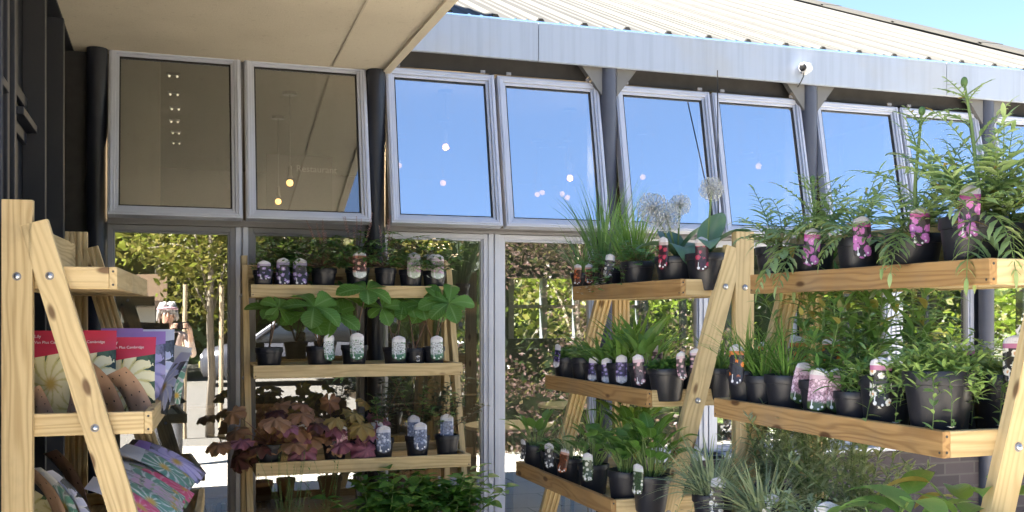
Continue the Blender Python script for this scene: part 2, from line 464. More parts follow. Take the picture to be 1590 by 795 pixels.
# ------------------------------------------------------------------ ground
def ground():
    m = MB(); m.add([(-160,-200,0),(200,-200,0),(200,160,0),(-160,160,0)], [(0,1,2,3)])
    tag(m.build('ground', M['ground']), kind='structure')
    m = MB(); m.add([(-9,-7.3,.004),(14,-7.3,.004),(14,.0,.004),(-9,.0,.004)], [(0,1,2,3)])
    tag(m.build('paving', M['paving']), kind='structure')
    m = MB(); m.add([(6.2,.5,.006),(60,.5,.006),(60,40,.006),(6.2,40,.006)], [(0,1,2,3)])
    tag(m.build('lawn', M['lawn']), kind='structure')
    m = MB(); m.add([(-30,6.5,.005),(6.2,6.5,.005),(6.2,40,.005),(-30,40,.005)], [(0,1,2,3)])
    tag(m.build('lawn', M['lawn']), kind='structure')
ground()

# ------------------------------------------------------------------ the glazed cafe building
COLS = [-.295, 1.012, 2.288, 3.568, 4.864, 6.15]
ZT, ZS = HC+1.265, HC+.438         # top of the upper windows, top of the lower glazing
FLOOR = .02
def frame_bar(m, x0, x1, z0, z1, y0, y1, w, mi=0):
    """a rectangular frame of four bars, mitred look by butting"""
    m.box(x0, x0+w, y0, y1, z0, z1, mi); m.box(x1-w, x1, y0, y1, z0, z1, mi)
    m.box(x0+w, x1-w, y0, y1, z1-w, z1, mi); m.box(x0+w, x1-w, y0, y1, z0, z0+w, mi)
def cafe():
    b = thing('cafe_building', 'single storey glazed cafe with pale ribbed metal roof, grey eaves and tilted upper windows', 'building', (0,0,0))
    # columns with gusset brackets
    for i, x in enumerate(COLS[:-1]):
        m = MB(); yc = -.075
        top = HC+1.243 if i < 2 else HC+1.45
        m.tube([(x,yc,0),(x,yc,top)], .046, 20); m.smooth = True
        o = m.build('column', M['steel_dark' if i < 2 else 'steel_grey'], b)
        mod = o.modifiers.new('e','EDGE_SPLIT'); mod.split_angle = R(50)
        if i >= 2:
            for sg in (-1,1):
                g = MB(); g.prism([(x+sg*.044,HC+1.40),(x+sg*.185,HC+1.40),(x+sg*.175,HC+1.365),(x+sg*.044,HC+1.20)], 'y', yc-.02, yc+.02)
                g.build('bracket', M['bracket_grey'], o)
    # mullion posts behind the columns and between the two lights of a bay
    for i, x in enumerate(COLS[:-1]):
        m = MB(); m.box(x-.045, x+.045, -.02, .09, 0, ZS); m.build('post', M['steel_dark'], b, bevel=.003)
        m = MB(); m.box(x-.05, x+.03, .0, .10, ZS+.036, HC+1.455); m.build('post', M['steel_dark'], b, bevel=.003)
    mids = [(a+c)/2 for a, c in zip(COLS[:-1], COLS[1:])]
    for mx in mids:
        if mx > 5.4: continue
        m = MB(); m.box(mx-.008, mx+.008, -.012, .07, ZS+.035, ZT+.02)
        m.build('mullion', M['aluminium_dark'], b)
        m = MB(); m.box(mx-.031, mx-.003, -.035, .05, .1, ZS); m.box(mx+.003, mx+.031, -.035, .05, .1, ZS); m.box(mx-.003, mx+.003, -.02, .05, .1, ZS)
        m.build('mullion', M['aluminium'], b, bevel=.003)
    # transom band between upper and lower glass
    m = MB(); m.box(-.3, 5.44, -.034, .07, ZS, ZS+.016); m.box(-.3, 5.44, -.022, .06, ZS+.0165, ZS+.034)
    for k in range(40): m.box(-.2+k*.142, -.19+k*.142, -.0235, -.022, ZS+.021, ZS+.029)
    m.build('transom', M['aluminium_dark'], b, bevel=.002)
    # window lights
    for i in range(5):
        xa, xc = COLS[i], COLS[i+1]; mx = (xa+xc)/2
        for (x0, x1) in ((xa+.050, mx-.009), (mx+.009, xc-.050)):
            if x0 > 5.3: continue
            x1 = min(x1, 5.42)
            # tilted upper light, hinged at its head
            Hh = (ZT-(ZS+.022))/math.cos(R(11)); til = R(11)
            Mx = axes((0,-.03,ZT), (1,0,0), (0,math.cos(til),math.sin(til)*1), (0,-math.sin(-til)*1,math.cos(til)))
            Mx = Matrix.Translation((0,-.03,ZT)) @ Matrix.Rotation(-til,4,'X')
            f = MB(); frame_bar(f, x0, x1, -Hh, 0, -.03, .03, .032); frame_bar(f, x0+.032, x1-.032, -Hh+.032, -.032, -.018, .02, .014)
            frame_bar(f, x0+.008, x1-.008, -Hh+.008, -.008, -.036, -.0301, .011)
            fo = f.build('window', M['aluminium'], b, bevel=.002, M=Mx)
            k = MB(); frame_bar(k, x0+.0465, x1-.0465, -Hh+.0465, -.0465, -.012, .0, .006); k.build('gasket', M['rubber'], fo)
            p = MB(); p.add([(x0+.04,-.004,-Hh+.04),(x1-.04,-.004,-Hh+.04),(x1-.04,-.004,-.04),(x0+.04,-.004,-.04)], [(0,1,2,3)])
            p.build('pane', M['glass_upper' if i else 'glass_canopy'], fo)
            # side stays
            for hx in (x0+.05, x1-.075):
                h = MB(); h.box(hx, hx+.025, -.04, -.03, .004, .018); h.build('hinge', M['aluminium_dark'], fo)
            # fixed lower light
            z0 = .12 if i < 2 else HC-.77
            xx0, xx1 = x0-.012, x1-.021 if x1 == mx-.009 else x1
            if x0 == mx+.009: xx0 = mx+.031
            f = MB(); frame_bar(f, xx0, xx1, z0, ZS-.002, -.028, .04, .026); frame_bar(f, xx0+.026, xx1-.026, z0+.026, ZS-.028, -.016, .03, .010)
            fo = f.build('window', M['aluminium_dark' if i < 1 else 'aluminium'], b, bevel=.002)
            p = MB(); p.add([(xx0+.03,0,z0+.03),(xx1-.03,0,z0+.03),(xx1-.03,0,ZS-.034),(xx0+.03,0,ZS-.034)], [(0,1,2,3)])
            p.build('pane', M['glass_lower'], fo)
            if i >= 2:
                s = MB(); s.box(x0-.06, x1+.06, -.13, -.03, z0-.03, z0-.002); s.build('sill', M['aluminium'], fo, bevel=.004)
    m = MB(); xx = xat(1114,5.0); m.tube([(xx,-.2,HC+1.36),(xx+.004,-.2,HC+.9),(xx+.006,-.2,HC+.46)], .0035, 5); m.build('cable', M['rubber'], b)
    # brick plinth (right-hand bays) and low kerb
    m = MB(); m.box(2.33, 5.45, -.06, .12, 0, HC-.803); m.build('plinth', M['brick'], b)
    m = MB(); m.box(-.3, 2.325, -.05, .1, 0, .118); m.build('plinth', M['aluminium_dark'], b)
    # beam over the windows, fascia, eaves soffit
    m = MB(); m.box(-.4, 5.5, -.012, .14, ZT+.022, HC+1.535); m.build('beam', M['beam_dark'], b)
    m = MB(); m.box(-.4, 5.72, -.135, -.013, HC+1.515, HC+1.53); m.build('eaves_board', M['beam_dark'], b)
    joints = [-.4, 1.86, 4.5, 5.75]
    for a, c in zip(joints[:-1], joints[1:]):
        m = MB(); m.prism([(-.138,HC+1.345),(-.142,HC+1.345),(-.142,HC+1.543),(-.09,HC+1.552),(-.09,HC+1.548),(-.138,HC+1.539)], 'x', a+.0015, c-.0015)
        m.box(a+.0015, c-.0015, -.138, -.118, HC+1.343, HC+1.347)
        m.build('fascia', M['fascia'], b, bevel=.001)
    # ribbed metal roof: eave at y=-.33 rising at 23.5 degrees; gable edge on the right
    sl = math.tan(R(23.5)); y0, z0 = -.125, HC+1.556; ytop = 5.6
    def rp(x, y, h=0): return (x - 0, y - h*math.sin(R(23.5)), z0 + sl*(y-y0) + h*math.cos(R(23.5)))
    m = MB(); prof = []
    x = -.4
    while x < 5.75:
        prof += [(x,0),(x+.014,.016),(x+.038,.016),(x+.052,0),(x+.125,0),(x+.132,.005),(x+.142,.005),(x+.149,0),(x+.19,0),(x+.197,.005),(x+.207,.005),(x+.214,0)]
        x += .25
    vs = [rp(px,y0,h) for px,h in prof] + [rp(px,ytop,h) for px,h in prof]; n = len(prof)
    m.add(vs, [(i,i+1,n+i+1,n+i) for i in range(n-1)])
    x = -.4; sn, cs = math.sin(R(23.5)), math.cos(R(23.5))
    while x < 5.7:      # dark foam closures in the rib ends
        a = [rp(px,y0+dy,h) for dy in (-.004,.012) for px,h in ((x+.006,.001),(x+.046,.001),(x+.036,.014),(x+.016,.014))]
        m.add(a, [(0,1,2,3),(7,6,5,4),(0,4,5,1),(1,5,6,2),(2,6,7,3),(3,7,4,0)], mi=1); x += .25
    ro = m.build('roof', [M['zinc'], M['rubber']], b)
    # gable edge capping in lapped lengths
    m = MB(); n = 6
    for k in range(n):
        ya = y0-.02 + (ytop-y0)*k/n; yb = y0-.02 + (ytop-y0)*(k+1)/n + .03
        m.box(5.66, 5.86, ya, yb, .028+.0035*(k%2), .046+.0035*(k%2)); m.box(5.845, 5.86, ya, yb, -.10, .027)
    m.xform(Matrix(((1,0,0,0),(0,1,0,0),(0,sl,1,z0-sl*y0),(0,0,0,1))))
    m.build('ridge_cap', M['zinc'], ro)
    # inside: floor, ceiling, walls with window openings at the back and the right end
    m = MB(); m.box(-.3, 5.4, .16, 6.0, .002, FLOOR); m.build('interior_floor', M['int_floor'], b)
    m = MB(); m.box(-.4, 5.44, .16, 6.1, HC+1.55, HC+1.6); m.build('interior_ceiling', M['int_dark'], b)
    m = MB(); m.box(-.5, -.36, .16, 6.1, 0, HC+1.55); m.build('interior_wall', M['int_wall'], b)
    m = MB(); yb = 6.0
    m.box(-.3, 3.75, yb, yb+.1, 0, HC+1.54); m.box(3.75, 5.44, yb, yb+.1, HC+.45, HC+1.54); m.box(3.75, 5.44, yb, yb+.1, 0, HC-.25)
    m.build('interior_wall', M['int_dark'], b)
    m = MB()
    for k in range(5): m.box(3.78+k*.41-.03, 3.78+k*.41+.03, yb-.02, yb+.08, HC-.25, HC+.45)
    m.box(3.81, 5.4, yb-.01, yb+.07, HC+.10, HC+.14)
    m.build('back_window_frame', M['aluminium_dark'], b)
    m = MB()   # right-hand glazed end wall: posts
    for k in range(7): m.box(5.40, 5.46, .2+k*.95-.03, .2+k*.95+.03, 0, HC+1.5)
    m.box(5.40, 5.46, .1, 6.0, HC+.4, HC+.46); m.box(5.40, 5.46, .1, 6.0, 0, .4)
    m.build('end_wall_frame', M['steel_grey'], b)
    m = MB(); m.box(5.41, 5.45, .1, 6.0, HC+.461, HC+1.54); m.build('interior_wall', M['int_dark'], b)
    m = MB(); m.box(-.28, -.02, .45, .62, FLOOR, HC+1.5); m.build('pillar', M['int_wall'], b)
    return b
cafe()

# ------------------------------------------------------------------ the dark clad building on the left with its canopy
def clad():
    b = thing('clad_building', 'dark charcoal clad building with vertical fins and a beige rough-cast canopy soffit', 'building', (0,0,0))
    X = -.47; yend = -2.75
    m = MB(); m.box(-6, X, yend, 3.2, 0, 5.7); m.build('wall', M['clad_dark'], b)
    # vertical fins and ledges
    fins = [-2.72, -2.28, -1.93, -1.66, -1.25, -1.02, -.80, -.55, -.33]
    for k, y in enumerate(fins):
        m = MB(); dp = .075 if k % 3 == 1 else (.045 if k % 3 == 2 else .03)
        m.box(X+.001, X+dp, y-.022, y+.022, 0, HC+1.24); m.build('fin', M['clad_dark2' if k % 2 else 'clad_dark'], b, bevel=.003)
    for (ya, yb) in ((-2.70,-2.30),(-2.256,-1.954),(-1.636,-1.274)):
        m = MB(); m.box(X+.002, X+.05, ya, yb, HC+.64, HC+.665); m.box(X+.002, X+.016, ya, yb, HC+.60, HC+.64); m.box(X+.002, X+.018, ya, yb, HC+.72, HC+.76)
        m.build('ledge', M['clad_dark2'], b, bevel=.002)
    # recessed dark corner panel
    m = MB(); m.box(X+.001, COLS[0]-.047, -.012, .12, 0, HC+1.24); m.build('corner_panel', M['beam_dark'], b)
    # canopy
    zc = HC+1.245
    m = MB(); m.prism([(-.40,.02),(-.40,yend),(1.04,yend),(1.04,-.06)], 'z', zc, zc+.22); m.build('canopy', M['soffit'], b)
    m = MB(); m.box(X+.001, -.402, yend, .02, zc-.006, zc+.2); m.build('canopy_edge', M['clad_dark'], b)
    m = MB(); m.box(1.043, 1.085, yend, -.05, zc-.012, zc+.2); m.build('canopy_trim', M['soffit'], b)
    m = MB(); m.prism([(.787,-.10),(.795,-.10),(.710,-2.7),(.702,-2.7)], 'z', zc-.004, zc-.0005); m.build('soffit_joint', M['soffit_seam'], b)
    return b
clad()

# ------------------------------------------------------------------ security camera on the fascia
def cctv():
    x = 3.47; z = HC+1.415; y = -.142
    t = thing('security_camera', 'small white and black security camera on the grey fascia', 'camera', (x,y,z)); t.scale = (.8,.8,.8)
    m = MB(); m.lathe([(.030,0),(.030,.014),(.022,.020)], 18); m.smooth = True
    m.build('mount', M['white_plastic'], t, M=axes((0.02,0,0),(1,0,0),(0,0,1),(0,-1,0)))
    m = MB(); m.lathe([(.005,-.03),(.028,-.03),(.035,-.015),(.036,.03),(.035,.06),(.030,.062)], 18); m.smooth = True
    h = m.build('housing', M['white_plastic'], t, M=axes((.018,-.045,.012),(0,0,1),(.45,-.9,0),(-.86,-.45,-.18)))
    m = MB(); m.lathe([(.029,0),(.026,.010),(.012,.013)], 18); m.smooth = True
    m.build('lens', M['black_plastic'], h, loc=(0,0,.0622))
    m = MB(); m.tube([(.0,-.03,-.02),(-.004,-.03,-.05),(-.015,-.015,-.085),(-.03,.002,-.12)], .004, 6); m.build('cable', M['black_plastic'], t)
cctv()

def text(name, body, size, mat, parent, Mx, ext=.0006, align='LEFT'):
    cu = bpy.data.curves.new(name, 'FONT'); cu.body = body; cu.size = size; cu.extrude = ext; cu.align_x = align; cu.resolution_u = 3
    o = bpy.data.objects.new(name, cu); C.objects.link(o)
    bpy.context.view_layer.update()
    me = bpy.data.meshes.new_from_object(o.evaluated_get(bpy.context.evaluated_depsgraph_get()))
    bpy.data.objects.remove(o); bpy.data.curves.remove(cu)
    me.materials.clear(); me.materials.append(mat)
    o = bpy.data.objects.new(name, me); C.objects.link(o); o.parent = parent; o.matrix_local = Mx
    return o

# ------------------------------------------------------------------ things inside the cafe
def interior():
    lamps = [  # px, py of the bulb, metres inside, label
      (450,284,2.0,'glowing amber pendant globe in front of the dark hanging board'),
      (432,313,2.9,'small amber pendant globe at the lower left of the dark hanging board'),
      (692,228,1.6,'highest warm pendant bulb in the first blue window right of the canopy'),
      (688,284,2.6,'warm pendant bulb straight below another in the first blue window right of the canopy'),
      (620,257,3.4,'faint pendant bulb near the left frame of the first blue window'),
      (885,276,1.9,'brightest warm pendant bulb above a cluster in the second blue window'),
      (834,302,3.2,'left bulb of a close pair low in the second blue window'),
      (842,299,3.5,'right bulb of a close pair low in the second blue window'),
      (873,301,3.4,'warm pendant bulb just below the brightest one in the second blue window'),
      (881,307,3.1,'lowest warm pendant bulb of the cluster in the second blue window'),
      (998,275,2.6,'single faint bulb in the window above the white seed heads'),
      (1178,258,1.7,'large warm bulb glowing beside the tall leafy plants on the right'),
      (1161,226,3.2,'faint bulb high in the window right of the cable')]
    for (px, py, yi, lab) in lamps:
        yr = D+yi; x = xat(px, yr); dep = .3208*x+.9472*yr; z = HC+(492-py)/1594*dep
        t = thing('pendant_lamp', lab, 'lamp', (x,yi,z), group='pendant lamps inside the cafe')
        r = .024
        m = MB(); m.ball((0,0,0), r, 12, 8); m.smooth = True; m.build('bulb', M['bulb'], t)
        if py in (228,276):
            pl = bpy.data.lights.new('bulb_light','POINT'); pl.energy = 9; pl.color = (1,.72,.42); pl.shadow_soft_size = .05
            lo = bpy.data.objects.new('bulb_light', pl); C.objects.link(lo); lo.parent = t; lo.location = (0,-.08,-.08)
        m = MB(); m.lathe([(.006,.12),(.014,.11),(.016,.05),(.022,.034)], 10); m.build('lamp_holder', M['black_plastic'], t)
        m = MB(); m.tube([(0,0,.12),(0,0,HC+1.55-z)], .0035, 5); m.build('cord', M['black_plastic'], t)
        m = MB(); m.lathe([(.05,HC+1.53-z),(.05,HC+1.552-z)], 14); m.build('ceiling_rose', M['black_plastic'], t)
    for (px, py) in ((269,113),(270,142),(272,165),(271,185),(273,203),(274,219)):
        zc = HC+1.535; dep = 1.535*1594/(492-py); yr = dep/(.9472+.3208*math.tan(ang(px))); x = xat(px,yr)
        t = thing('ceiling_spotlight', 'small twin ceiling spotlight in the single file row seen through the first tilted window', 'spotlight', (x,yr-D,zc), group='twin ceiling spotlights behind the first tilted window')
        m = MB(); m.box(-.04,.04,-.012,.012,-.016,.0); m.build('track', M['black_plastic'], t)
        for sx in (-.024,.024):
            m = MB(); m.ball((sx,0,-.022), .008, 10, 6); m.build('bulb', M['spot'], t, smooth=True)
    # hanging dark board seen in the second window
    t = thing('hanging_board', 'dark hanging menu board behind the second tilted window', 'board', (xat(465,8.4),3.2,HC+1.0))
    m = MB(); m.box(-.26,.26,-.02,.02,-.32,.30); m.build('panel', M['board_matte'], t)
    text('lettering', 'Restaurant', .075, M['bracket_grey'], t, axes((-.03,-.0215,.17),(1,0,0),(0,0,1),(0,-1,0)))
    # black menu sign right behind the first lower pane
    yi = .35; x = xat(247, D+yi)
    t = thing('menu_sign', 'black sign board with small white lines of lettering behind the first lower pane', 'sign', (x,yi,HC-.055))
    m = MB(); m.box(-.155,.14,-.01,.01,-.62,.0); m.build('panel', M['black_plastic'], t, bevel=.004)
    m = MB(); m.box(-.02,.0,-.01,.01,FLOOR-HC+.055,-.6205); m.box(-.13,.11,-.12,.12,FLOOR-HC+.05,FLOOR-HC+.065); m.build('stand', M['black_plastic'], t)
    text('lettering', '\u2190  Rear Shop', .022, M['white_plastic'], t, axes((-.06,-.0105,-.03),(1,0,0),(0,0,1),(0,-1,0)))
    text('lettering', '\u2190  Cafe Bar', .022, M['white_plastic'], t, axes((-.06,-.0105,-.066),(1,0,0),(0,0,1),(0,-1,0)))
    x = xat(184, D+.44)
    m = MB(); m.prism([(-.022,0),(.022,0),(0,.09)], 'y', 0, .004)
    tag(m.build('paper_notice', M['white_plastic'], loc=(x,.443,HC-.045)), 'small white triangular notice stuck on the beige pillar', 'notice')
    # cafe tables
    tabs = [(2.25,1.5,'round pale cafe table behind the tall plain pane'),(3.3,2.9,'round pale cafe table farther back under the rear windows'),(.55,1.6,'low pale cafe table behind the bench')]
    for (x,y,l) in tabs:
        t = thing('cafe_table', l, 'table', (x,y,FLOOR), group='tables inside the cafe')
        m = MB(); m.lathe([(.30,.715),(.31,.72),(.31,.738),(.30,.742)], 32); m.build('tabletop', M['int_table'], t)
        m = MB(); m.tube([(0,0,.02),(0,0,.715)], .028, 12); m.build('column', M['black_plastic'], t)
        m = MB(); m.lathe([(.22,0),(.22,.012),(.05,.03)], 24); m.build('base', M['black_plastic'], t)
    chs = [(1.62,1.25,.4,'dark wooden cafe chair behind the plant rack, turned to the table'),(2.75,1.15,2.6,'dark cafe chair at the right of the nearest round table'),(2.1,2.3,3.0,'dark cafe chair on the far side of the nearest round table'),(3.9,2.6,1.2,'dark cafe chair at the right of the rear round table')]
    for (x,y,rz,l) in chs:
        t = thing('cafe_chair', l, 'chair', (x,y,FLOOR), rz, group='chairs inside the cafe')
        m = MB(); m.box(-.21,.21,-.21,.21,.43,.46); m.build('seat', M['leather'], t, bevel=.012)
        m = MB(); m.tube([(-.2,.2,.62),(-.2,.22,.84),(-.16,.23,.9),(.16,.23,.9),(.2,.22,.84),(.2,.2,.62)], .013, 8)
        for k in (-.1,0,.1): m.tube([(k,.205,.46),(k,.23,.9)], .009, 6)
        m.build('backrest', M['int_dark'], t)
        for sx in (-1,1):
            for sy in (-1,1):
                m = MB(); m.tube([(sx*.2,sy*.2,0),(sx*.19,sy*.19,.43)] if sy < 0 else [(sx*.2,sy*.22,0),(sx*.19,.2,.43),(sx*.2,.2,.64)], .014, 8); m.build('leg', M['int_dark'], t)
    # upholstered bench in the first pane
    t = thing('bench_seat', 'brown upholstered bench with a rounded back behind the first lower pane', 'bench', (.32,1.0,FLOOR))
    m = MB(); m.box(-.62,.42,-.1,.5,.25,.45); m.build('seat', M['leather'], t, bevel=.03)
    m = MB(); m.box(-.62,.42,.5,.62,.25,.92); m.build('backrest', M['leather'], t, bevel=.05)
    for sx in (-.58,.38):
        for sy in (-.06,.46):
            m = MB(); m.box(sx-.02,sx+.02,sy-.02,sy+.02,0,.25); m.build('leg', M['int_dark'], t)
    # orange wooden counter end and black radiator low behind the glass
    t = thing('wooden_counter', 'orange wooden counter end inside, low behind the centre plant rack', 'counter', (.80,.7,FLOOR))
    m = MB(); m.box(-.14,.13,-.02,.5,0,.82); m.build('body', M['int_wood'], t)
    m = MB(); m.box(-.16,.15,-.04,.52,.82,.85); m.build('top', M['int_dark'], t)
    t = thing('radiator', 'black finned radiator standing low inside the first lower pane', 'radiator', (.30,.28,FLOOR))
    m = MB()
    for k in range(12): m.box(-.25+k*.045,-.225+k*.045,-.03,.03,.08,.52)
    m.box(-.25,.27,-.02,.02,.12,.16); m.box(-.25,.27,-.02,.02,.44,.48); m.build('fins', M['black_plastic'], t, bevel=.006)
    for sx in (-.2,.2):
        m = MB(); m.box(sx-.02,sx+.02,-.04,.04,0,.08); m.build('foot', M['black_plastic'], t)
interior()
# ------------------------------------------------------------------ wooden A-frame display racks
def board_mesh(m, L, W, T, groove=0):
    if not groove:
        m.box(0, L, -W/2, W/2, 0, T)
    else:
        pts = [(-W/2,0),(W/2,0),(W/2,T)]
        gw = W/(groove*2+1)
        y = W/2
        for k in range(groove):
            y -= gw; pts += [(y,T),(y-gw*.15,T-.006),(y-gw*.85,T-.006),(y-gw,T)]; y -= gw
        pts += [(-W/2,T)]
        m.prism(pts, 'x', 0, L)
def board(name, parent, o, xd, zd, L, W, T, mat, groove=0, bevel=.0025):
    """a plank from o along xd; its thickness grows along zd"""
    xd = V(xd).normalized(); zd = V(zd).normalized(); yd = zd.cross(xd)
    m = MB(); board_mesh(m, L, W, T, groove)
    return m.build(name, mat, parent, bevel=0 if groove else bevel, M=axes(o, xd, yd, zd))
TL = .96; FT = .028
RACKS = {}
def rack(key, label, loc, rz, zts, fys, front='pine', hgt=1.79, inner_groove=True):
    t = thing('plant_rack', label, 'rack', loc, rz, group='wooden tiered display racks')
    w = M['pine']; L = TL + 2*FT
    for fx, inn in ((0,1),(L,-1)):
        x0 = fx
        gr = 3
        board('post', t, (x0,-.075,.005), (0,0,1), (inn,0,0), hgt-.005, .07, FT, w, groove=gr)
        a = V((0,-.112,1.735)); e = V((0,-.60,.02))
        dr = (e-a); ll = dr.length
        # the leg bolts on outside the post's plane line
        lg = board('leg', t, (x0 - inn*.0 ,a.y,a.z), (0,dr.y,dr.z), (inn,0,0), ll, .066, FT, w, groove=gr)
        for (by, bz) in ((-.075,1.60),(-.15,1.602),(-.255,1.22),(-.365,.85)):
            m = MB(); m.lathe([(.008,0),(.008,.003),(.006,.0055),(.001,.0065)], 14); m.smooth = True
            wa = MB(); wa.lathe([(.0105,-.0006),(.0105,.0009),(.004,.001)], 14)
            wa.build('washer', M['aluminium_dark'], lg, M=lg.matrix_basis.inverted() @ axes((x0-inn*.0004,by,bz),(0,1,0),(0,0,1) if inn<0 else (0,0,-1),(-inn,0,0)))
            m.build('bolt', M['bolt'], lg, M=lg.matrix_basis.inverted() @ axes((x0-inn*.0005,by,bz),(0,1,0),(0,0,1) if inn<0 else (0,0,-1),(-inn,0,0)))
    back = -.035
    board('back_rail', t, (FT+.0005,-.052,hgt-.10), (1,0,0), (0,-1,0), TL-.001, .115, .022, w)
    for k, (zt, fy) in enumerate(zip(zts, fys)):
        bh = .058; th = .020
        # slatted floor of the tray
        m = MB(); d = (back-.005)-(fy+th); ns = max(2, int(d/.075)); sw = d/ns
        for q in range(ns): m.box(FT+th, FT+TL-th, fy+th+q*sw+.003, fy+th+(q+1)*sw-.003, zt-bh+.004, zt-bh+.018)
        tr = m.build('tray', w, t, bevel=.002)
        fb = board('front_board', tr, (FT-.0,fy+th,zt-bh/2), (1,0,0), (0,-1,0), TL, bh, th, M[front])
        board('back_board', tr, (FT,back,zt-bh/2), (1,0,0), (0,-1,0), TL, bh, th, w)
        for ex, s in ((FT+.0003,1),(FT+TL-.0003,-1)):
            eb = board('end_board', tr, (ex,back-th-.0003,zt-bh/2), (0,-1,0), (s,0,0), back-th-fy-th-.0006, bh-.001, th-.0005, w)
        for ex, s in ((FT,-1),(FT+TL,1)):
            for zz in (-.017,.017):
                m = MB(); m.tube([(ex-.0002*s,fy+th*.5,zt-bh/2+zz),(ex+.0008*s,fy+th*.5,zt-bh/2+zz)], .0032, 8); m.build('screw', M['screw'], tr)
        for xx in (.01,TL-.01):
            m = MB(); m.tube([(FT+xx,fy-.0006,zt-bh/2-.018),(FT+xx,fy+.002,zt-bh/2-.018)], .003, 8); m.build('screw', M['screw'], tr)
    RACKS[key] = t
    return t
ZT_STD = [HC+.128, HC-.243, HC-.60, HC-.96]; FY_STD = [-.305,-.43,-.56,-.69]
# right-hand racks stand square to the glass, fronts to the left
# local x runs towards the camera, local -y towards the left
def rot_rack(key, label, xback, yfar, front):
    return rack(key, label, (xback, yfar, 0), R(-90), ZT_STD, FY_STD, front)
XA, YRA = 1.945, 3.08; XB, YRB = 1.995, 1.77
rot_rack('A', 'wooden rack in the middle, near the glass, topped with white seed heads and grassy plants', XA, (YRA+TL+FT)-D, 'pine_weathered')
rot_rack('B', 'nearest wooden rack on the right, topped with tall feathery leaved plants', XB, (YRB+TL+FT)-D, 'pine_weathered')
XC, YC = .372, -.10
rack('C', 'wooden rack standing against the glass below the canopy, holding broad green and bronze leaves', (XC-FT,YC,0), 0, [HC+.148,HC-.216,HC-.628,HC-1.0], [-.30,-.44,-.58,-.71], 'pine')
rack('L', 'wooden rack by the dark wall on the left, filled with bulb packets', (-.42,2.80-D,0), R(86.5), ZT_STD, [-.305,-.39,-.495,-.60], 'pine')

# ------------------------------------------------------------------ foliage tools
SH = {
 'lance': lambda t: math.sin(math.pi*min(1,t*.97+.03))**.75*(1.05-.35*t),
 'ovate': lambda t: math.sin(math.pi*t**.62)**.85,
 'obovate': lambda t: math.sin(math.pi*t**1.45)**.8,
 'linear': lambda t: min(1, t*6+.5)*(1-t**2.2),
 'ellip': lambda t: math.sin(math.pi*t)**.7,
}
Z3 = V((0,0,1))
def leaf(m, p, d, L, W, shape='lance', droop=.6, fold=.2, n=5, roll=0.0, mi=0, serr=0.0, rng=random):
    p = V(p); d = V(d).normalized(); f = SH[shape]
    sd = d.cross(Z3)
    if sd.length < .05: sd = V((math.cos(roll*7), math.sin(roll*7), 0))
    sd.normalize()
    if roll: sd.rotate(Matrix.Rotation(roll, 3, d))
    nm = sd.cross(d); a = -droop/n
    vs = []; uv = []
    for i in range(n+1):
        t = i/n; w = W*.5*f(t)
        if serr and i % 2: w *= 1-serr
        up = nm*(fold*w)
        vs += [p - sd*w + up, p.copy(), p + sd*w + up]; uv += [(0,t),(.5,t),(1,t)]
        p = p + d*(L/n)
        # bend towards the ground
        h = d + (nm*math.tan(a) if nm.z >= 0 else -nm*math.tan(a))
        d = h.normalized(); nm = sd.cross(d)
    fs = []
    for i in range(n):
        b = i*3; fs += [(b,b+1,b+4,b+3),(b+1,b+2,b+5,b+4)]
    m.add(vs, fs, uv, mi)
    return p, d
def dirv(az, el): return V((math.cos(az)*math.cos(el), math.sin(az)*math.cos(el), math.sin(el)))
def stem(m, p, d, L, r, bend=0.0, n=5, mi=1, sway=0.0, rng=random, k=4, tip=.5):
    """a curved stem; returns list of (point, direction)"""
    p = V(p); d = V(d).normalized(); pts = [p.copy()]; ds = [d.copy()]
    for i in range(n):
        p = p + d*(L/n); d = d + V((rng.uniform(-sway,sway), rng.uniform(-sway,sway), -bend/n)); d.normalize()
        pts.append(p.copy()); ds.append(d.copy())
    m.tube(pts, [r*(1-(1-tip)*i/n) for i in range(n+1)], k, mi, cap=False)
    return list(zip(pts, ds))
def along(path, t):
    x = t*(len(path)-1); i = min(int(x), len(path)-2); f = x-i
    return path[i][0].lerp(path[i+1][0], f), path[i][1].lerp(path[i+1][1], f).normalized()

def pinnate(m, p, d, L, npair, lw, droop, rng, mi=0, smi=1, ll=None):
    """feather-cut leaf: a curved midrib with leaflet pairs"""
    path = stem(m, p, d, L, .0022, droop, 7, smi, .05, rng, 3)
    ll = ll or L*.27
    sd = V(d).cross(Z3)
    if sd.length < .1: sd = V((1,0,0))
    sd.normalize()
    for i in range(npair):
        t = .18 + .80*i/(npair-1); q, dd = along(path, t)
        s = ll*math.sin(math.pi*(.22+.70*t))*rng.uniform(.85,1.15)
        for sg in (-1,1):
            x = dd*rng.uniform(.55,.8) + sd*sg*.9 + V((0,0,rng.uniform(-.05,.3)))
            leaf(m, q, x, s, s*lw*1.15, 'lance', rng.uniform(.3,1.1), .25, 6, rng.uniform(-.4,.4), mi, .30)
    q, dd = along(path, .98); leaf(m, q, dd, ll*.7, ll*lw*.75, 'lance', .4, .2, 4, 0, mi)

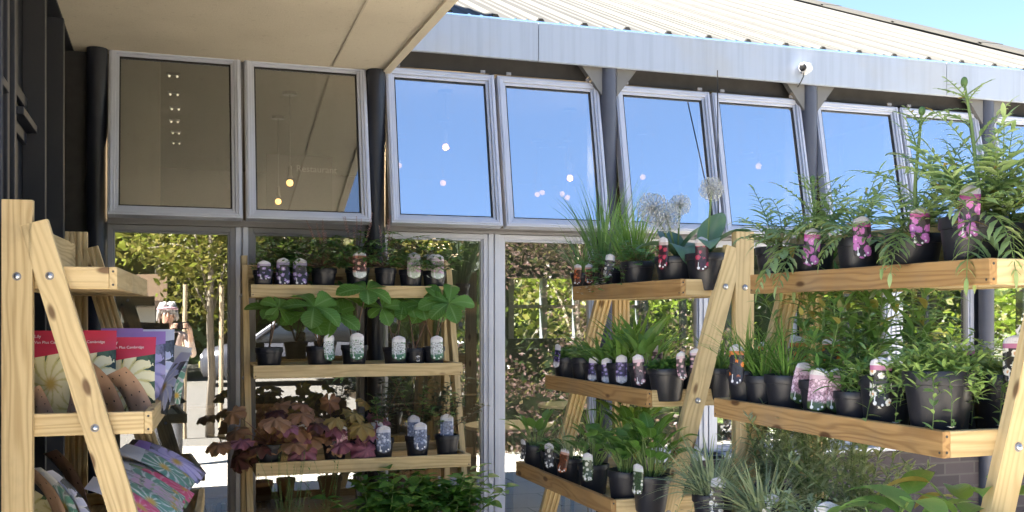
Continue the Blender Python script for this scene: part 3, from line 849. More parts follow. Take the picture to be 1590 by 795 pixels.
# leaf colours
leafmat('leaf_poppy', (.27,.40,.15), (.44,.56,.27), (.34,.44,.20), 6, .35, .36, dead=(.34,.24,.07))
leafmat('leaf_rodgersia', (.08,.22,.034), (.175,.38,.07), (.30,.46,.17), 10, .75, .38)
leafmat('leaf_dark', (.065,.14,.045), (.12,.23,.07), (.08,.12,.05), 8, .3, .25)
leafmat('leaf_actaea', (0.043,0.055,0.043), (0.080,0.123,0.058), (.08,.09,.06), 8, .3, .22)
leafmat('leaf_actaea_green', (.08,.19,.045), (.14,.29,.075), (.10,.17,.06), 8, .3, .25)
leafmat('leaf_grass', (.11,.25,.045), (.24,.42,.09), (.20,.30,.10), 1, .2, .34, mode='line')
leafmat('leaf_chive', (.13,.28,.09), (.26,.43,.15), (.22,.32,.15), 1, .2, .3, mode='line')
leafmat('leaf_blue', (.085,.19,.115), (.14,.26,.16), (.20,.27,.20), 1, .5, .22, mode='line', rough=.35)
leafmat('leaf_lance', (.10,.24,.055), (.20,.37,.10), (.16,.26,.10), 6, .35, .32, dead=(.40,.34,.10))
leafmat('leaf_silver', (.30,.38,.22), (.48,.55,.36), (.34,.38,.26), 1, .3, .28, mode='line')
leafmat('leaf_bush', (.115,.29,.05), (.23,.46,.10), (.17,.30,.09), 8, .4, .34)
leafmat('leaf_hosta', (.12,.29,.08), (.22,.42,.13), (.22,.34,.12), 7, .35, .32)
leafmat('leaf_gaura', (.23,.38,.10), (.38,.54,.20), (.26,.34,.16), 5, .3, .34)
leafmat('leaf_geranium', (0.087,0.239,0.072), (0.174,0.362,0.109), (.16,.28,.10), 5, .35, .32, mode='palm')
leafmat('leaf_mat', (0.065,0.174,0.041), (0.145,0.304,0.072), (.14,.24,.08), 5, .3, .3)
leafmat('leaf_bronze', (.36,.17,.10), (.58,.34,.20), (.42,.22,.13), 7, .5, .34, mode='palm')
leafmat('leaf_purple', (.28,.085,.15), (.46,.18,.28), (.40,.22,.26), 7, .55, .30, mode='palm')
leafmat('leaf_olive', (.34,.23,.07), (.50,.38,.15), (.24,.12,.06), 7, .55, .34, mode='palm')
leafmat('leaf_maroon', (.09,.026,.032), (.16,.05,.055), (.12,.05,.05), 7, .4, .28, mode='palm')
leafmat('petal_white', (0.850,0.850,0.850), (0.850,0.850,0.850), (.8,.8,.7), 1, .1, .3, mode='line')
leafmat('petal_allium', (.70,.70,.76), (.85,.85,.86), (.5,.55,.5), 1, .2, .25, mode='line')
leafmat('petal_pink', (0.600,0.264,0.360), (0.840,0.504,0.576), (.6,.4,.4), 1, .1, .3, mode='line')
plain('bud_green', (.09,.17,.045), .6, .3, 60)

# ------------------------------------------------------------------ plant kinds: each returns [(part name, MB, materials)]
def k_poppy(rng, h=.0, stems=0, n=15, spread=.15, L=(.13,.24)):
    m = MB()
    for i in range(2):      # long lower leaves hanging over the pot towards the walkway
        pinnate(m, (0,-.02,0), dirv(-1.57+rng.uniform(-1.1,1.1), rng.uniform(.1,.5)), rng.uniform(.15,.25), 10, .27, rng.uniform(2.2,3.4), rng)
    for i in range(n):
        az = rng.uniform(0,6.283); el = rng.uniform(.55,1.40)
        pinnate(m, (rng.uniform(-.02,.02),rng.uniform(-.02,.02),0), dirv(az,el), rng.uniform(*L), rng.randint(8,11), .25, rng.uniform(.5,1.9), rng)
    parts = [('foliage', m, ['leaf_poppy','stem_green'])]
    for s in range(stems):
        f = MB(); b = MB(); az = rng.uniform(0,6.28); hh = h*rng.uniform(.85,1.0) if s else h
        p = stem(f, (rng.uniform(-.03,.03),rng.uniform(-.02,.02),0), dirv(az, 1.40), hh, .0055, -.0, 7, 1, .07, rng, 6, .6)
        for j in range(6):
            t = .12+.11*j; q, dd = along(p, t); a2 = az + j*2.4
            pinnate(f, q, dirv(a2, rng.uniform(.6,1.0)), (.19-.012*j)*rng.uniform(.85,1.15), 8, .28, rng.uniform(.3,1.2), rng)
        q, dd = p[-1]
        b.ball(q+dd*.008, .0085, 10, 7, 0, (1,1,1.45)); b.smooth = True
        for j in range(5): pinnate(f, q-dd*rng.uniform(.01,.05), dirv(az+j*1.3, rng.uniform(.35,.9)), rng.uniform(.05,.10), 5, .36, rng.uniform(.2,.8), rng)
        parts.append(('flower_stem', f, ['leaf_poppy','stem_green'])); parts.append(('flower_bud', b, ['bud_green']))
    return parts
def k_tuft(rng, n=70, L=(.15,.26), w=.005, mat='leaf_grass', el=(.8,1.5), droop=(.3,1.2), base=.03):
    m = MB()
    for i in range(n):
        az = rng.uniform(0,6.283); r = base*math.sqrt(rng.random())
        leaf(m, (r*math.cos(az),r*math.sin(az),0), dirv(az+rng.uniform(-.5,.5), rng.uniform(*el)), rng.uniform(*L), w*rng.uniform(.8,1.2), 'linear', rng.uniform(*droop), .35, 6, rng.uniform(-.6,.6))
    return [('foliage', m, [mat])]
def k_rodgersia(rng, n=4, H=(.13,.22), L=(.11,.15), lean=None):
    m = MB()
    for i in range(n):
        az = (i*2.4+rng.uniform(-.4,.4)) if lean is None else lean[i % len(lean)]
        p = stem(m, (0,0,0), dirv(az, rng.uniform(1.05,1.4)), rng.uniform(*H), .0034, .25, 6, 1, .05, rng, 5, .8)
        q, dd = p[-1]
        nl = 5; l0 = rng.uniform(*L); sub = MB(); a0 = rng.uniform(0,6.28)
        for j in range(nl):
            leaf(sub, (0,0,0), dirv(a0+j*1.257+rng.uniform(-.15,.15), rng.uniform(.05,.35)), l0*rng.uniform(.65,1.08), l0*rng.uniform(.48,.64), 'obovate', rng.uniform(.6,1.2), .20, 14, rng.uniform(-.2,.2), 0, .10)
        sub.xform(Matrix.Translation(q) @ Matrix.Rotation(rng.uniform(-.35,.35),4,'Y') @ Matrix.Rotation(rng.uniform(.45,1.05),4,'X'))   # blades turn to the light
        m.add(sub.v, sub.f, sub.uv, 0)
    return [('foliage', m, ['leaf_rodgersia','stem_brown'])]
def lobed(m, c, d, r, rng, mi=0, lobes=7, depth=.22, ruffle=.16, cup=.3):
    """a rounded lobed leaf blade with its stalk end at c, spreading along d"""
    d = V(d).normalized(); sd = d.cross(Z3)
    if sd.length < .1: sd = V((1,0,0))
    sd.normalize(); nm = sd.cross(d)
    rings = 4; n = 42; vs = [V(c)]; uv = [(.5,0)]; ph = rng.uniform(0,6)
    for k in range(1, rings+1):
        for i in range(n):
            th = (i/(n-1)-.5)*2*math.pi*.94
            rr = r*(1-.34*abs(th/math.pi)**2)*(1-depth*(.5-.5*math.cos(th*lobes))**1.0)*(1+.05*math.cos(th*lobes*3))*k/rings
            z = ruffle*r*(k/rings)**2*math.sin(th*lobes+ph) - cup*r*(k/rings)**2
            vs.append(V(c) + d*(rr*math.cos(th)) + sd*(rr*math.sin(th)) + nm*z); uv.append(((i/(n-1)-.5)*.94+.5, k/rings))
    fs = [(0,1+i,2+i) for i in range(n-1)]
    for k in range(rings-1):
        for i in range(n-1):
            a = 1+k*n+i; fs.append((a,a+n,a+n+1,a+1))
    m.add(vs, fs, uv, mi)
def k_heuchera(rng, mats, n=11, H=(.07,.16), r=(.030,.048), extra=None):
    m = MB()
    for i in range(n):
        az = i*2.4+rng.uniform(-.5,.5); el = rng.uniform(.25,1.2)
        p = stem(m, (0,0,0), dirv(az,el), rng.uniform(*H), .0018, .5, 5, 1, .05, rng, 4, .8)
        q, dd = p[-1]; ta = rng.uniform(-.9,-.1)
        lobed(m, q, dirv(az+rng.uniform(-.5,.5), ta)*.8+V((0,-.75,-.35)), rng.uniform(*r), rng, rng.choice(range(2,2+len(mats))))
    if extra:     # drooping leaves that hang over the front of the pot
        for (az, L, rr, mi) in extra:
            p = stem(m, (0,0,.0), dirv(az,.55), L, .002, 2.2, 6, 1, .02, rng, 4, .8); q, dd = p[-1]
            lobed(m, q, (dd+V((0,0,-.9))), rr, rng, 2+mi, cup=.25)
    return [('foliage', m, ['leaf_dark','stem_red']+mats)]
def k_ferny(rng, n=8, H=(.14,.26), mat='leaf_actaea', top=None, leafL=.035):
    m = MB(); mats = [mat,'stem_brown'] + ([top] if top else [])
    for i in range(n):
        az = rng.uniform(0,6.28)
        p = stem(m, (0,0,0), dirv(az, rng.uniform(.8,1.4)), rng.uniform(*H), .002, .35, 6, 1, .08, rng, 4)
        mi = 2 if (top and i < 2) else 0
        for j in range(7):
            t = .35+.65*j/6; q, dd = along(p, min(t,.99))
            for b in range(3):
                a2 = rng.uniform(0,6.28); x = dirv(a2, rng.uniform(-.1,.6))
                q2, d2 = leaf(m, q, x, leafL*rng.uniform(.8,1.3), leafL*.42, 'lance', .5, .2, 5, rng.uniform(-.4,.4), mi, .28)
                for sg in (-1,1): leaf(m, q+x*leafL*.4, x+x.cross(Z3)*sg*.9, leafL*.7, leafL*.3, 'lance', .5, .2, 4, 0, mi, .25)
    return [('foliage', m, mats)]
def k_allium(rng, heads, leaves):
    m = MB(); parts = []
    for (az, el, L, W, dr) in leaves: leaf(m, (0,0,0), dirv(az,el), L, W, 'ellip', dr, .28, 9)
    parts.append(('foliage', m, ['leaf_blue']))
    for (x, y, h, r) in heads:
        f = MB(); st = MB()
        p = stem(st, (0,0,0), V((x,y,h)), V((x,y,h)).length, .0035, 0, 5, 0, .0, rng, 6, .9); c = p[-1][0]
        N = 120
        for i in range(N):
            zz = 1-2*(i+.5)/N; a = i*2.39996; rr = math.sqrt(1-zz*zz); dd = V((rr*math.cos(a),rr*math.sin(a),zz)); e = r*rng.uniform(.84,1.06)
            f.tube([c, c+dd*e], [.0009,.0007], 3, 0, False)
            q = c+dd*e; o = dd.orthogonal().normalized(); o2 = dd.cross(o)
            for k in range(5):
                t = k*1.257+i; leaf(f, q, (o*math.cos(t)+o2*math.sin(t)+dd*.5), r*.24, r*.10, 'lance', 0, .1, 2)
        parts.append(('flower_stem', st, ['stem_green'])); parts.append(('flower_head', f, ['petal_allium']))
    return parts
def k_lance(rng, n=7, H=(.22,.36), L=(.05,.085), W=.021, mat='leaf_lance', spread=.03, lean=.25, nl=11, stemm='stem_green', droop=(.6,1.6)):
    m = MB()
    for i in range(n):
        az = rng.uniform(0,6.28); r = spread*math.sqrt(rng.random())
        p = stem(m, (r*math.cos(az),r*math.sin(az),0), dirv(az, 1.57-rng.uniform(0,lean)*1.6), rng.uniform(*H), .0023, rng.uniform(0,.25), 7, 1, .06, rng, 4)
        for j in range(nl):
            t = .10+.90*j/nl; q, dd = along(p, t); a2 = j*2.4+i
            leaf(m, q, dirv(a2, rng.uniform(.2,.9)), rng.uniform(*L)*(1.1-.35*t), W*rng.uniform(.8,1.2), 'lance', rng.uniform(*droop), .25, 6, rng.uniform(-.3,.3))
        q, dd = p[-1]
        for j in range(4): leaf(m, q, dirv(j*1.6+i, rng.uniform(.5,1.2)), rng.uniform(*L)*.6, W*.7, 'lance', .3, .25, 4)
    return [('foliage', m, [mat, stemm])]
def k_sprawl(rng, n=34, L=(.07,.17), leafL=.030, mat='leaf_gaura', flowers=3, H=.05, trail=0):
    m = MB(); f = MB(); fl = 0
    for i in range(n):
        az = rng.uniform(0,6.28); el = rng.uniform(.0,1.1)
        l = rng.uniform(*L); bd = rng.uniform(.7,2.6)
        if i < trail: az = -1.57+rng.uniform(-.5,.5); el = .4; l = .2; bd = 3.4
        p = stem(m, (rng.uniform(-.03,.03),rng.uniform(-.03,.03),0), dirv(az,el), l, .0014, bd, 6, 1, .15, rng, 3)
        for j in range(12):
            q, dd = along(p, .12+.87*j/11)
            leaf(m, q, dirv(j*2.4+i, rng.uniform(0,.9)), leafL*rng.uniform(.7,1.3), leafL*.30, 'lance', .5, .2, 4, rng.uniform(-.5,.5))
        if fl < flowers and i % 5 == 0:
            q, dd = p[-1]; fl += 1
            for k in range(5): leaf(f, q, dirv(k*1.257, .35), .012, .010, 'ovate', .3, .1, 3)
    parts = [('foliage', m, [mat,'stem_green'])]
    if fl: parts.append(('flowers', f, ['petal_white']))
    return parts
def k_bush(rng, n=10, H=(.14,.27), L=(.045,.075), mat='leaf_bush'):
    m = MB()
    for i in range(n):
        az = rng.uniform(0,6.28)
        p = stem(m, (rng.uniform(-.05,.05),rng.uniform(-.04,.04),0), dirv(az, rng.uniform(.6,1.45)), rng.uniform(*H), .003, .3, 6, 1, .06, rng, 5)
        for j in range(5):
            q, dd = along(p, .3+.69*j/4)
            for sg in (0,1):
                leaf(m, q, dirv(az+j*1.57+sg*3.14+rng.uniform(-.3,.3), rng.uniform(.1,.6)), rng.uniform(*L), rng.uniform(*L)*.62, 'ovate', rng.uniform(.5,1.2), .2, 8, rng.uniform(-.3,.3), 0, .06)
    return [('foliage', m, [mat,'stem_green'])]
def k_hosta(rng, n=9, L=(.12,.19), W=.55, mat='leaf_hosta', H=(.06,.14), el=(.4,1.2)):
    m = MB()
    for i in range(n):
        az = i*2.4+rng.uniform(-.4,.4)
        p = stem(m, (0,0,0), dirv(az, rng.uniform(*el)), rng.uniform(*H), .004, .3, 4, 1, .04, rng, 5, .7)
        q, dd = p[-1]; l = rng.uniform(*L)
        leaf(m, q, dirv(az, rng.uniform(-.1,.8)), l, l*W, 'ovate', rng.uniform(.6,1.5), .25, 10, rng.uniform(-.25,.25))
    return [('foliage', m, [mat,'stem_green'])]
def k_upright(rng, n=20, H=(.04,.11), L=(.07,.12), W=.4, mat='leaf_lance', el=(.9,1.5), droop=(.2,.8)):
    m = MB()
    for i in range(n):
        az = i*2.4; r = .03*math.sqrt(rng.random())
        p = stem(m, (r*math.cos(az),r*math.sin(az),0), dirv(az, rng.uniform(*el)), rng.uniform(*H), .0022, .1, 4, 1, .05, rng, 4, .7)
        q, dd = p[-1]; l = rng.uniform(*L)
        leaf(m, q, dd+dirv(az,.2)*.35, l, l*W, 'ovate', rng.uniform(*droop), .25, 8, rng.uniform(-.3,.3))
    return [('foliage', m, [mat,'stem_green'])]
def k_tiarella(rng, spikes=6, H=(.13,.24), leafn=14, mat='leaf_dark'):
    m = MB()
    for i in range(leafn):
        az = i*2.4; p = stem(m, (0,0,0), dirv(az, rng.uniform(.3,1.3)), rng.uniform(.06,.20), .0015, .4, 4, 1, .05, rng, 3)
        q, dd = p[-1]
        for j in range(5): leaf(m, q, dirv(az+(j-2)*.7, rng.uniform(-.2,.4)), rng.uniform(.04,.065), .022, 'lance', .6, .2, 5, 0, 0, .2)
    parts = [('foliage', m, [mat,'stem_brown'])]
    f = MB()
    for i in range(spikes):
        az = rng.uniform(0,6.28); p = stem(f, (0,0,0), dirv(az, rng.uniform(1.2,1.5)), rng.uniform(*H), .0013, .05, 6, 1, .05, rng, 3)
        for j in range(26):
            q, dd = along(p, .68+.32*j/26); a2 = j*2.4
            leaf(f, q, dirv(a2,.3), .011*(1.2-j/40), .0085, 'ovate', 0, .2, 2)
    if spikes: parts.append(('flower_spikes', f, ['petal_pink','stem_brown']))
    return parts
def k_geranium(rng, n=40, L=(.06,.17), r=(.010,.018), flowers=8, trail=12):
    m = MB(); f = MB()
    for i in range(n):
        az = rng.uniform(0,6.28); el = rng.uniform(.2,1.2); l = rng.uniform(*L); bd = rng.uniform(.4,1.3)
        if i < trail: az = -1.57+rng.uniform(-.9,.9); el = .3; l = rng.uniform(.12,.20); bd = rng.uniform(2.2,3.6)
        p = stem(m, (rng.uniform(-.04,.04),rng.uniform(-.04,.04),0), dirv(az,el), l, .0013, bd, 5, 1, .12, rng, 3)
        q, dd = p[-1]
        if i < flowers:
            for c in range(4):
                q2 = q + V((rng.uniform(-.012,.012),rng.uniform(-.012,.012),rng.uniform(-.012,.012)))
                for k in range(5): leaf(f, q2, dirv(k*1.257+c, .25), .0105, .0085, 'ovate', .2, .1, 3)
        else:
            for tt in (.5,.75,1.0):
                q, dd = along(p, tt*.99); lobed(m, q, dirv(az+rng.uniform(-1.2,1.2), rng.uniform(-.5,.6)), rng.uniform(*r), rng, 0, 5, .45, .1, .15)
    parts = [('foliage', m, ['leaf_geranium','stem_brown'])]
    if flowers: parts.append(('flowers', f, ['petal_white']))
    return parts
def k_mat(rng, n=70, r=.055, h=.045, leafL=.022, mat='leaf_mat', W=.6):
    m = MB()
    for i in range(n):
        az = rng.uniform(0,6.28); rr = r*math.sqrt(rng.random())
        for j in range(3): leaf(m, (rr*math.cos(az),rr*math.sin(az),h*rng.random()*(1-.5*rr/r)), dirv(az+j*2+rng.uniform(-1,1), rng.uniform(-.1,1.0)), leafL*rng.uniform(.7,1.4), leafL*W, 'ovate', .6, .2, 5, rng.uniform(-.5,.5), 0, .08)
    return [('foliage', m, [mat])]
def k_wisps(rng, n=14, H=(.2,.38)):
    m = MB()
    for i in range(n):
        az = rng.uniform(0,6.28)
        p = stem(m, (rng.uniform(-.05,.05),rng.uniform(-.04,.04),0), dirv(az, rng.uniform(1.25,1.5)), rng.uniform(*H), .0011, .1, 6, 1, .10, rng, 3)
        for j in range(7):
            q, dd = along(p, .3+.69*j/7); leaf(m, q, dirv(j*2.4,rng.uniform(.2,.9)), rng.uniform(.008,.022), .006, 'lance', .4, .2, 3)
    return [('foliage', m, ['leaf_mat','stem_green'])]

# ------------------------------------------------------------------ pots, labels, potted plants
POTMESH = {}
def pot_mb(r, h, sq):
    m = MB()
    b = r*.74
    m.lathe([(b*.96,0),(b,.004),(r*.93,h*.80),(r*.985,h*.805),(r,h*.83),(r,h*.985),(r*.985,h),(r*.93,h),(r*.925,h*.93)], 32, 0, sq)
    return m
def tag_mb(w, h, bend=.35):
    m = MB(); nr, nc = 14, 4; vs = []; uv = []; n = (nr+1)*(nc+1)
    for side in (0,1):
        for j in range(nr+1):
            v = j/nr; dy = min(v, 1-v)*h
            hw = w/2*(1 if dy > w*.32 else math.sqrt(max(0.02, 1-(1-dy/(w*.32))**2)))
            for i in range(nc+1):
                u = i/nc; x = (u*2-1)*hw; y = bend*x*x*6 - (.0 if side == 0 else -.0009) + .006*math.sin(v*3.1)
                vs.append((x, y, v*h)); uv.append((.5+(u-.5)*hw/(w/2), v))
    fs = []
    for j in range(nr):
        for i in range(nc):
            a = j*(nc+1)+i; fs.append((a,a+1,a+nc+2,a+nc+1)); fs.append((n+a+nc+1,n+a+nc+2,n+a+1,n+a))
    for j in range(nr):
        for i in (0,nc):
            a = j*(nc+1)+i; b = a+nc+1
            fs.append((a,b,n+b,n+a) if i == 0 else (b,a,n+a,n+b))
    for i in range(nc):
        fs.append((i+1,i,n+i,n+i+1)); a = nr*(nc+1)+i; fs.append((a,a+1,n+a+1,n+a))
    m.add(vs, fs, uv); m.smooth = True
    return m
tagmat('tag_pansy', (.30,.26,.42), (.020,.018,.04), (.36,.26,.55), (.75,.70,.75), 5.5)
tagmat('tag_salmon', (.48,.16,.10), (.10,.035,.03), (.80,.42,.36), (.85,.55,.45), 6, low=(.62,.66,.66))
tagmat('tag_mauve', (.60,.50,.60), (.42,.45,.34), (.55,.28,.52), (.70,.45,.66), 10, low=(.55,.62,.55))
tagmat('tag_rodgersia', (.66,.68,.72), (.66,.70,.74), (.05,.16,.09), (.30,.42,.30), 8, low=(.06,.17,.10), size=.34)
tagmat('tag_heuchera', (.62,.46,.55), (.55,.30,.40), (.68,.40,.52), (.75,.5,.6), 7)
tagmat('tag_blue', (.56,.58,.70), (.20,.25,.42), (.42,.48,.66), (.70,.72,.80), 9, low=(.10,.12,.2))
tagmat('tag_poppy', (.36,.06,.25), (.05,.04,.045), (.50,.16,.46), (.68,.40,.64), 5.0, aspect=.5, size=.56, top=(.55,.53,.57))
tagmat('tag_orange', (.62,.20,.06), (.035,.035,.05), (.72,.20,.03), (.75,.36,.05), 5.5, low=(.03,.03,.05))
tagmat('tag_phlox', (.60,.42,.52), (.50,.30,.40), (.74,.56,.66), (.55,.22,.38), 11, low=(.05,.09,.03), size=.5)
tagmat('tag_daisy', (.45,.16,.30), (.02,.018,.02), (.80,.78,.72), (.62,.34,.16), 5.2)
tagmat('tag_violet', (.62,.60,.70), (.03,.02,.10), (.24,.18,.48), (.55,.5,.7), 9, aspect=.3, low=(.55,.54,.62))
tagmat('tag_pinkbell', (.62,.46,.54), (.10,.06,.08), (.68,.40,.46), (.8,.6,.64), 7, aspect=.3)
tagmat('tag_red', (.50,.42,.42), (.05,.018,.03), (.46,.05,.10), (.5,.12,.14), 5.5, aspect=.33)
tagmat('tag_redorange', (.55,.32,.26), (.14,.045,.02), (.55,.14,.05), (.6,.25,.1), 6, aspect=.3)
tagmat('tag_monochrome', (.62,.62,.68), (.05,.05,.06), (.70,.70,.70), (.4,.36,.3), 7, aspect=.33)
tagmat('tag_green', (.62,.66,.62), (.05,.09,.04), (.55,.58,.5), (.7,.7,.7), 8, aspect=.33)
TAGMESH = {}
SEED = [100]
def potted(label, x, y, z, kind, r=.055, h=.10, tags=(), args=None, cat='plant', group=None, rz=0.0, sq=.0, name='potted_plant', fz=None, scale=1.0):
    """a plant in a nursery pot; tags: list of (material, angle, w, h, lift, tilt, out)"""
    SEED[0] += 1; rng = random.Random(SEED[0])
    t = thing(name, label, cat, (x,y,z), rz, group)
    t.rotation_euler = (rng.uniform(-.025,.025), rng.uniform(-.025,.025), rz); t.scale = (rng.uniform(.95,1.06),)*2+(rng.uniform(.93,1.07),)
    key = (round(r,4), round(h,4), sq)
    if key not in POTMESH:
        o = pot_mb(*key).build('pot', M['pot_plastic'], t, smooth=True); e = o.modifiers.new('e','EDGE_SPLIT'); e.split_angle = R(38)
        s = MB(); n = 18
        s.add([(0,0,h*.94+.004)]+[(r*.93*math.cos(k*6.283/n),r*.93*math.sin(k*6.283/n),h*.925+random.Random(k).uniform(0,.004)) for k in range(n)], [(0,1+k,1+(k+1)%n) for k in range(n)])
        q = s.build('soil', M['soil'], o)
        POTMESH[key] = (o, q)
    else:
        o0, q0 = POTMESH[key]; o = o0.copy(); C.objects.link(o); o.parent = t; q = q0.copy(); C.objects.link(q); q.parent = o
    for nm, mb, mats in kind(rng, **(args or {})):
        if scale != 1: mb.xform(Matrix.Scale(scale,4))
        mb.build(nm, [M[a] for a in mats], t, smooth=True, loc=(0,0,h*.93 if fz is None else fz))
    for tg in tags:
        mat, an, w, hh, lift, tilt, out = tg[:7]
        k2 = (mat, round(w,4), round(hh,4))
        # angle is the world direction the label faces, seen from above
        a = an - rz
        Mx = Matrix.Translation((math.cos(a)*(r+out+.006), math.sin(a)*(r+out+.006), lift)) @ Matrix.Rotation(a+math.pi/2,4,'Z') @ Matrix.Rotation(tilt,4,'Y') @ Matrix.Rotation(-.035,4,'X')
        if k2 not in TAGMESH:
            TAGMESH[k2] = tag_mb(w,hh).build('plant_label', M[mat], t, M=Mx)
        else:
            g = TAGMESH[k2].copy(); C.objects.link(g); g.parent = t; g.matrix_local = Mx
    return t
# ------------------------------------------------------------------ stocking the racks
GA = 'potted plants on the middle rack'; GB = 'potted plants on the right rack'; GC = 'potted plants on the rack under the canopy'
def onA(k, px, row, r): x = XA+FY_STD[k]+.024+r+row; return x, yrat(px,x)-D, ZT_STD[k]-.038
def onB(k, px, row, r): x = XB+FY_STD[k]+.024+r+row; return x, yrat(px,x)-D, ZT_STD[k]-.038
ZTC = [HC+.148,HC-.216,HC-.628,HC-1.0]; FYC = [-.30,-.44,-.58,-.71]
def onC(k, px, row, r): y = YC+FYC[k]+.024+r+row; return xat(px,y+D), y, ZTC[k]-.038
FA = -2.25   # labels on the side racks face the walkway and the camera
def T(mat, a=FA, w=.046, h=.10, lift=.07, tilt=0.0, out=.004): return (mat, a, w, h, lift, tilt, out)
def TC(mat, lift=.075, w=.062, h=.122, a=-1.57, tilt=0, out=.005): return (mat, a, w, h, lift, tilt, out)
def put(fn, k, px, row, kind, label, group, r=.058, h=.115, tags=(), args=None, rz=0, **kw):
    x, y, z = fn(k, px, row, r)
    return potted(label, x, y, z, kind, r, h, tags, args, group=group, rz=rz, **kw)

# ---- rack under the canopy, top tray
put(onC,0,409,0,k_mat,'dwarf violet plant with dull label, leftmost pot on the top tray under the canopy',GC,.044,.10,[TC('tag_pansy',.055,.058,.085)],dict(n=40,h=.09,mat='leaf_dark'),sq=.4)
put(onC,0,438,0,k_mat,'small violet plant behind a bright purple label, left one of a matching pair',GC,.042,.09,[TC('tag_pansy',.035)],dict(n=40,h=.10,mat='leaf_mat'),sq=.4)
put(onC,0,464,0,k_mat,'small violet plant behind a bright purple label, right one of a matching pair',GC,.042,.09,[TC('tag_pansy',.035)],dict(n=50,h=.12,mat='leaf_mat'),sq=.4)
put(onC,0,502,0,k_tiarella,'dark leaved plant with thin pink flower spikes, no label, top tray under the canopy',GC,.060,.125,(),dict(spikes=8,H=(.17,.27),leafn=44))
put(onC,0,555,0,k_tiarella,'dark leaved plant with pink spikes behind a salmon pink label',GC,.056,.118,[TC('tag_salmon',.068)],dict(spikes=7,H=(.18,.28),leafn=42,mat='leaf_actaea_green'))
put(onC,0,598,0,k_tiarella,'leafy pot without label between the salmon and the mauve labels',GC,.056,.118,(),dict(spikes=5,H=(.14,.26),leafn=34,mat='leaf_actaea_green'))
put(onC,0,638,0,k_tiarella,'leafy green plant with mauve flower label, left of the double labelled pot',GC,.056,.115,[TC('tag_mauve',.072)],dict(spikes=0,leafn=42,mat='leaf_actaea_green'))
put(onC,0,674,0,k_tiarella,'leafy plant with two mauve flower labels at the right end of the top tray',GC,.056,.115,[TC('tag_mauve',.072),TC('tag_mauve',.075,a=-1.95,out=-.012)],dict(spikes=0,leafn=38,mat='leaf_dark'))
put(onC,0,450,.085,k_ferny,'dark feathery foliage rising behind the purple labels',GC,.05,.10,(),dict(n=18,H=(.12,.22),mat='leaf_actaea_green'))
# ---- second tray: broad palmate leaves
Hh = dict(n=4,H=(.20,.27),L=(.13,.17))
put(onC,1,418,0,k_rodgersia,'tall stemmed plant with one big umbrella leaf, far left of the second tray',GC,.060,.12,(),dict(n=2,H=(.19,.22),L=(.11,.14),lean=[1.2,.3]))
put(onC,1,497,0,k_rodgersia,'broad bright leaves hanging low in front, white label right of its pot',GC,.062,.12,[TC('tag_rodgersia',.055,w=.056,a=-1.05)],dict(n=4,H=(.16,.25),L=(.14,.18),lean=[-1.9,1.2,2.9,.4]))
put(onC,1,550,0,k_rodgersia,'broad leaf plant with white fern printed label in the middle of the second tray',GC,.062,.12,[TC('tag_rodgersia',.055)],dict(n=2,H=(.22,.28),L=(.14,.17),lean=[.2,1.9]))
put(onC,1,614,0,k_rodgersia,'broad leaf plant with white label just right of the dark column',GC,.060,.12,[TC('tag_rodgersia',.055)],dict(n=2,H=(.21,.27),L=(.11,.14),lean=[2.4,1.0]))
put(onC,1,645,.02,k_rodgersia,'broad leaf plant in a recessed pot with a tiny white tag, between two labelled pots',GC,.052,.11,[T('tag_monochrome',-1.57,.02,.03,.045)],dict(n=2,H=(.24,.31),L=(.14,.17),lean=[1.9,.6]))
put(onC,1,674,0,k_rodgersia,'broad leaf plant with white label at the right end of the second tray',GC,.056,.12,[TC('tag_rodgersia',.055)],dict(n=3,H=(.17,.25),L=(.13,.16),lean=[-.1,.6,2.2]))
# ---- third tray: bronze heucheras on the left, dark ferny plants with blue labels on the right
HM = ['leaf_bronze','leaf_purple','leaf_bronze','leaf_maroon']
put(onC,2,417,0,k_heuchera,'bronze and maroon coral bells spilling left past the rack post',GC,.062,.12,(),dict(mats=HM,n=20,H=(.09,.24),r=(.058,.080),extra=[(3.3,.12,.085,0),(-2.9,.10,.07,3),(-2.75,.17,.075,3),(2.9,.18,.08,3)]))
put(onC,2,470,0,k_heuchera,'purple coral bells with a wide mauve leaf hanging over its pink label',GC,.056,.115,[TC('tag_heuchera',.085)],dict(mats=HM,n=18,H=(.10,.23),r=(.052,.074),extra=[(-1.75,.070,.080,1),(-1.2,.07,.06,1)]))
put(onC,2,520,0,k_heuchera,'olive and bronze coral bells half covering a pink label',GC,.058,.12,[TC('tag_heuchera',.065,a=-1.1)],dict(mats=['leaf_olive','leaf_olive','leaf_bronze','leaf_purple'],n=19,H=(.11,.26),r=(.052,.074),extra=[(-1.3,.07,.05,2),(-1.8,.06,.045,2)]))
put(onC,2,560,.02,k_heuchera,'dark coral bells with one drooping violet leaf beside the blue labels',GC,.052,.11,(),dict(mats=['leaf_maroon','leaf_olive','leaf_purple'],n=10,H=(.06,.15),r=(.045,.06),extra=[(-1.55,.080,.068,2),(-1.4,.095,.05,2)]))
bl = dict(n=11,H=(.14,.30),mat='leaf_actaea',top='leaf_actaea_green')
put(onC,2,592,0,k_ferny,'dark ferny plant with blue label, first of three beside the coral bells',GC,.056,.115,[TC('tag_blue',.055),TC('tag_blue',.075,a=-2.2,out=-.012)],bl)
put(onC,2,648,0,k_ferny,'dark ferny plant with blue label and a second label behind, middle of three',GC,.058,.115,[TC('tag_blue',.055),TC('tag_blue',.085,a=-2.2,out=-.012)],bl)
put(onC,2,694,0,k_ferny,'dark ferny plant with a sunken blue label at the right end of the third tray',GC,.058,.115,[TC('tag_blue',.085,a=-1.9,out=-.03)],dict(n=8,H=(.14,.28),mat='leaf_actaea',top='leaf_gaura'))
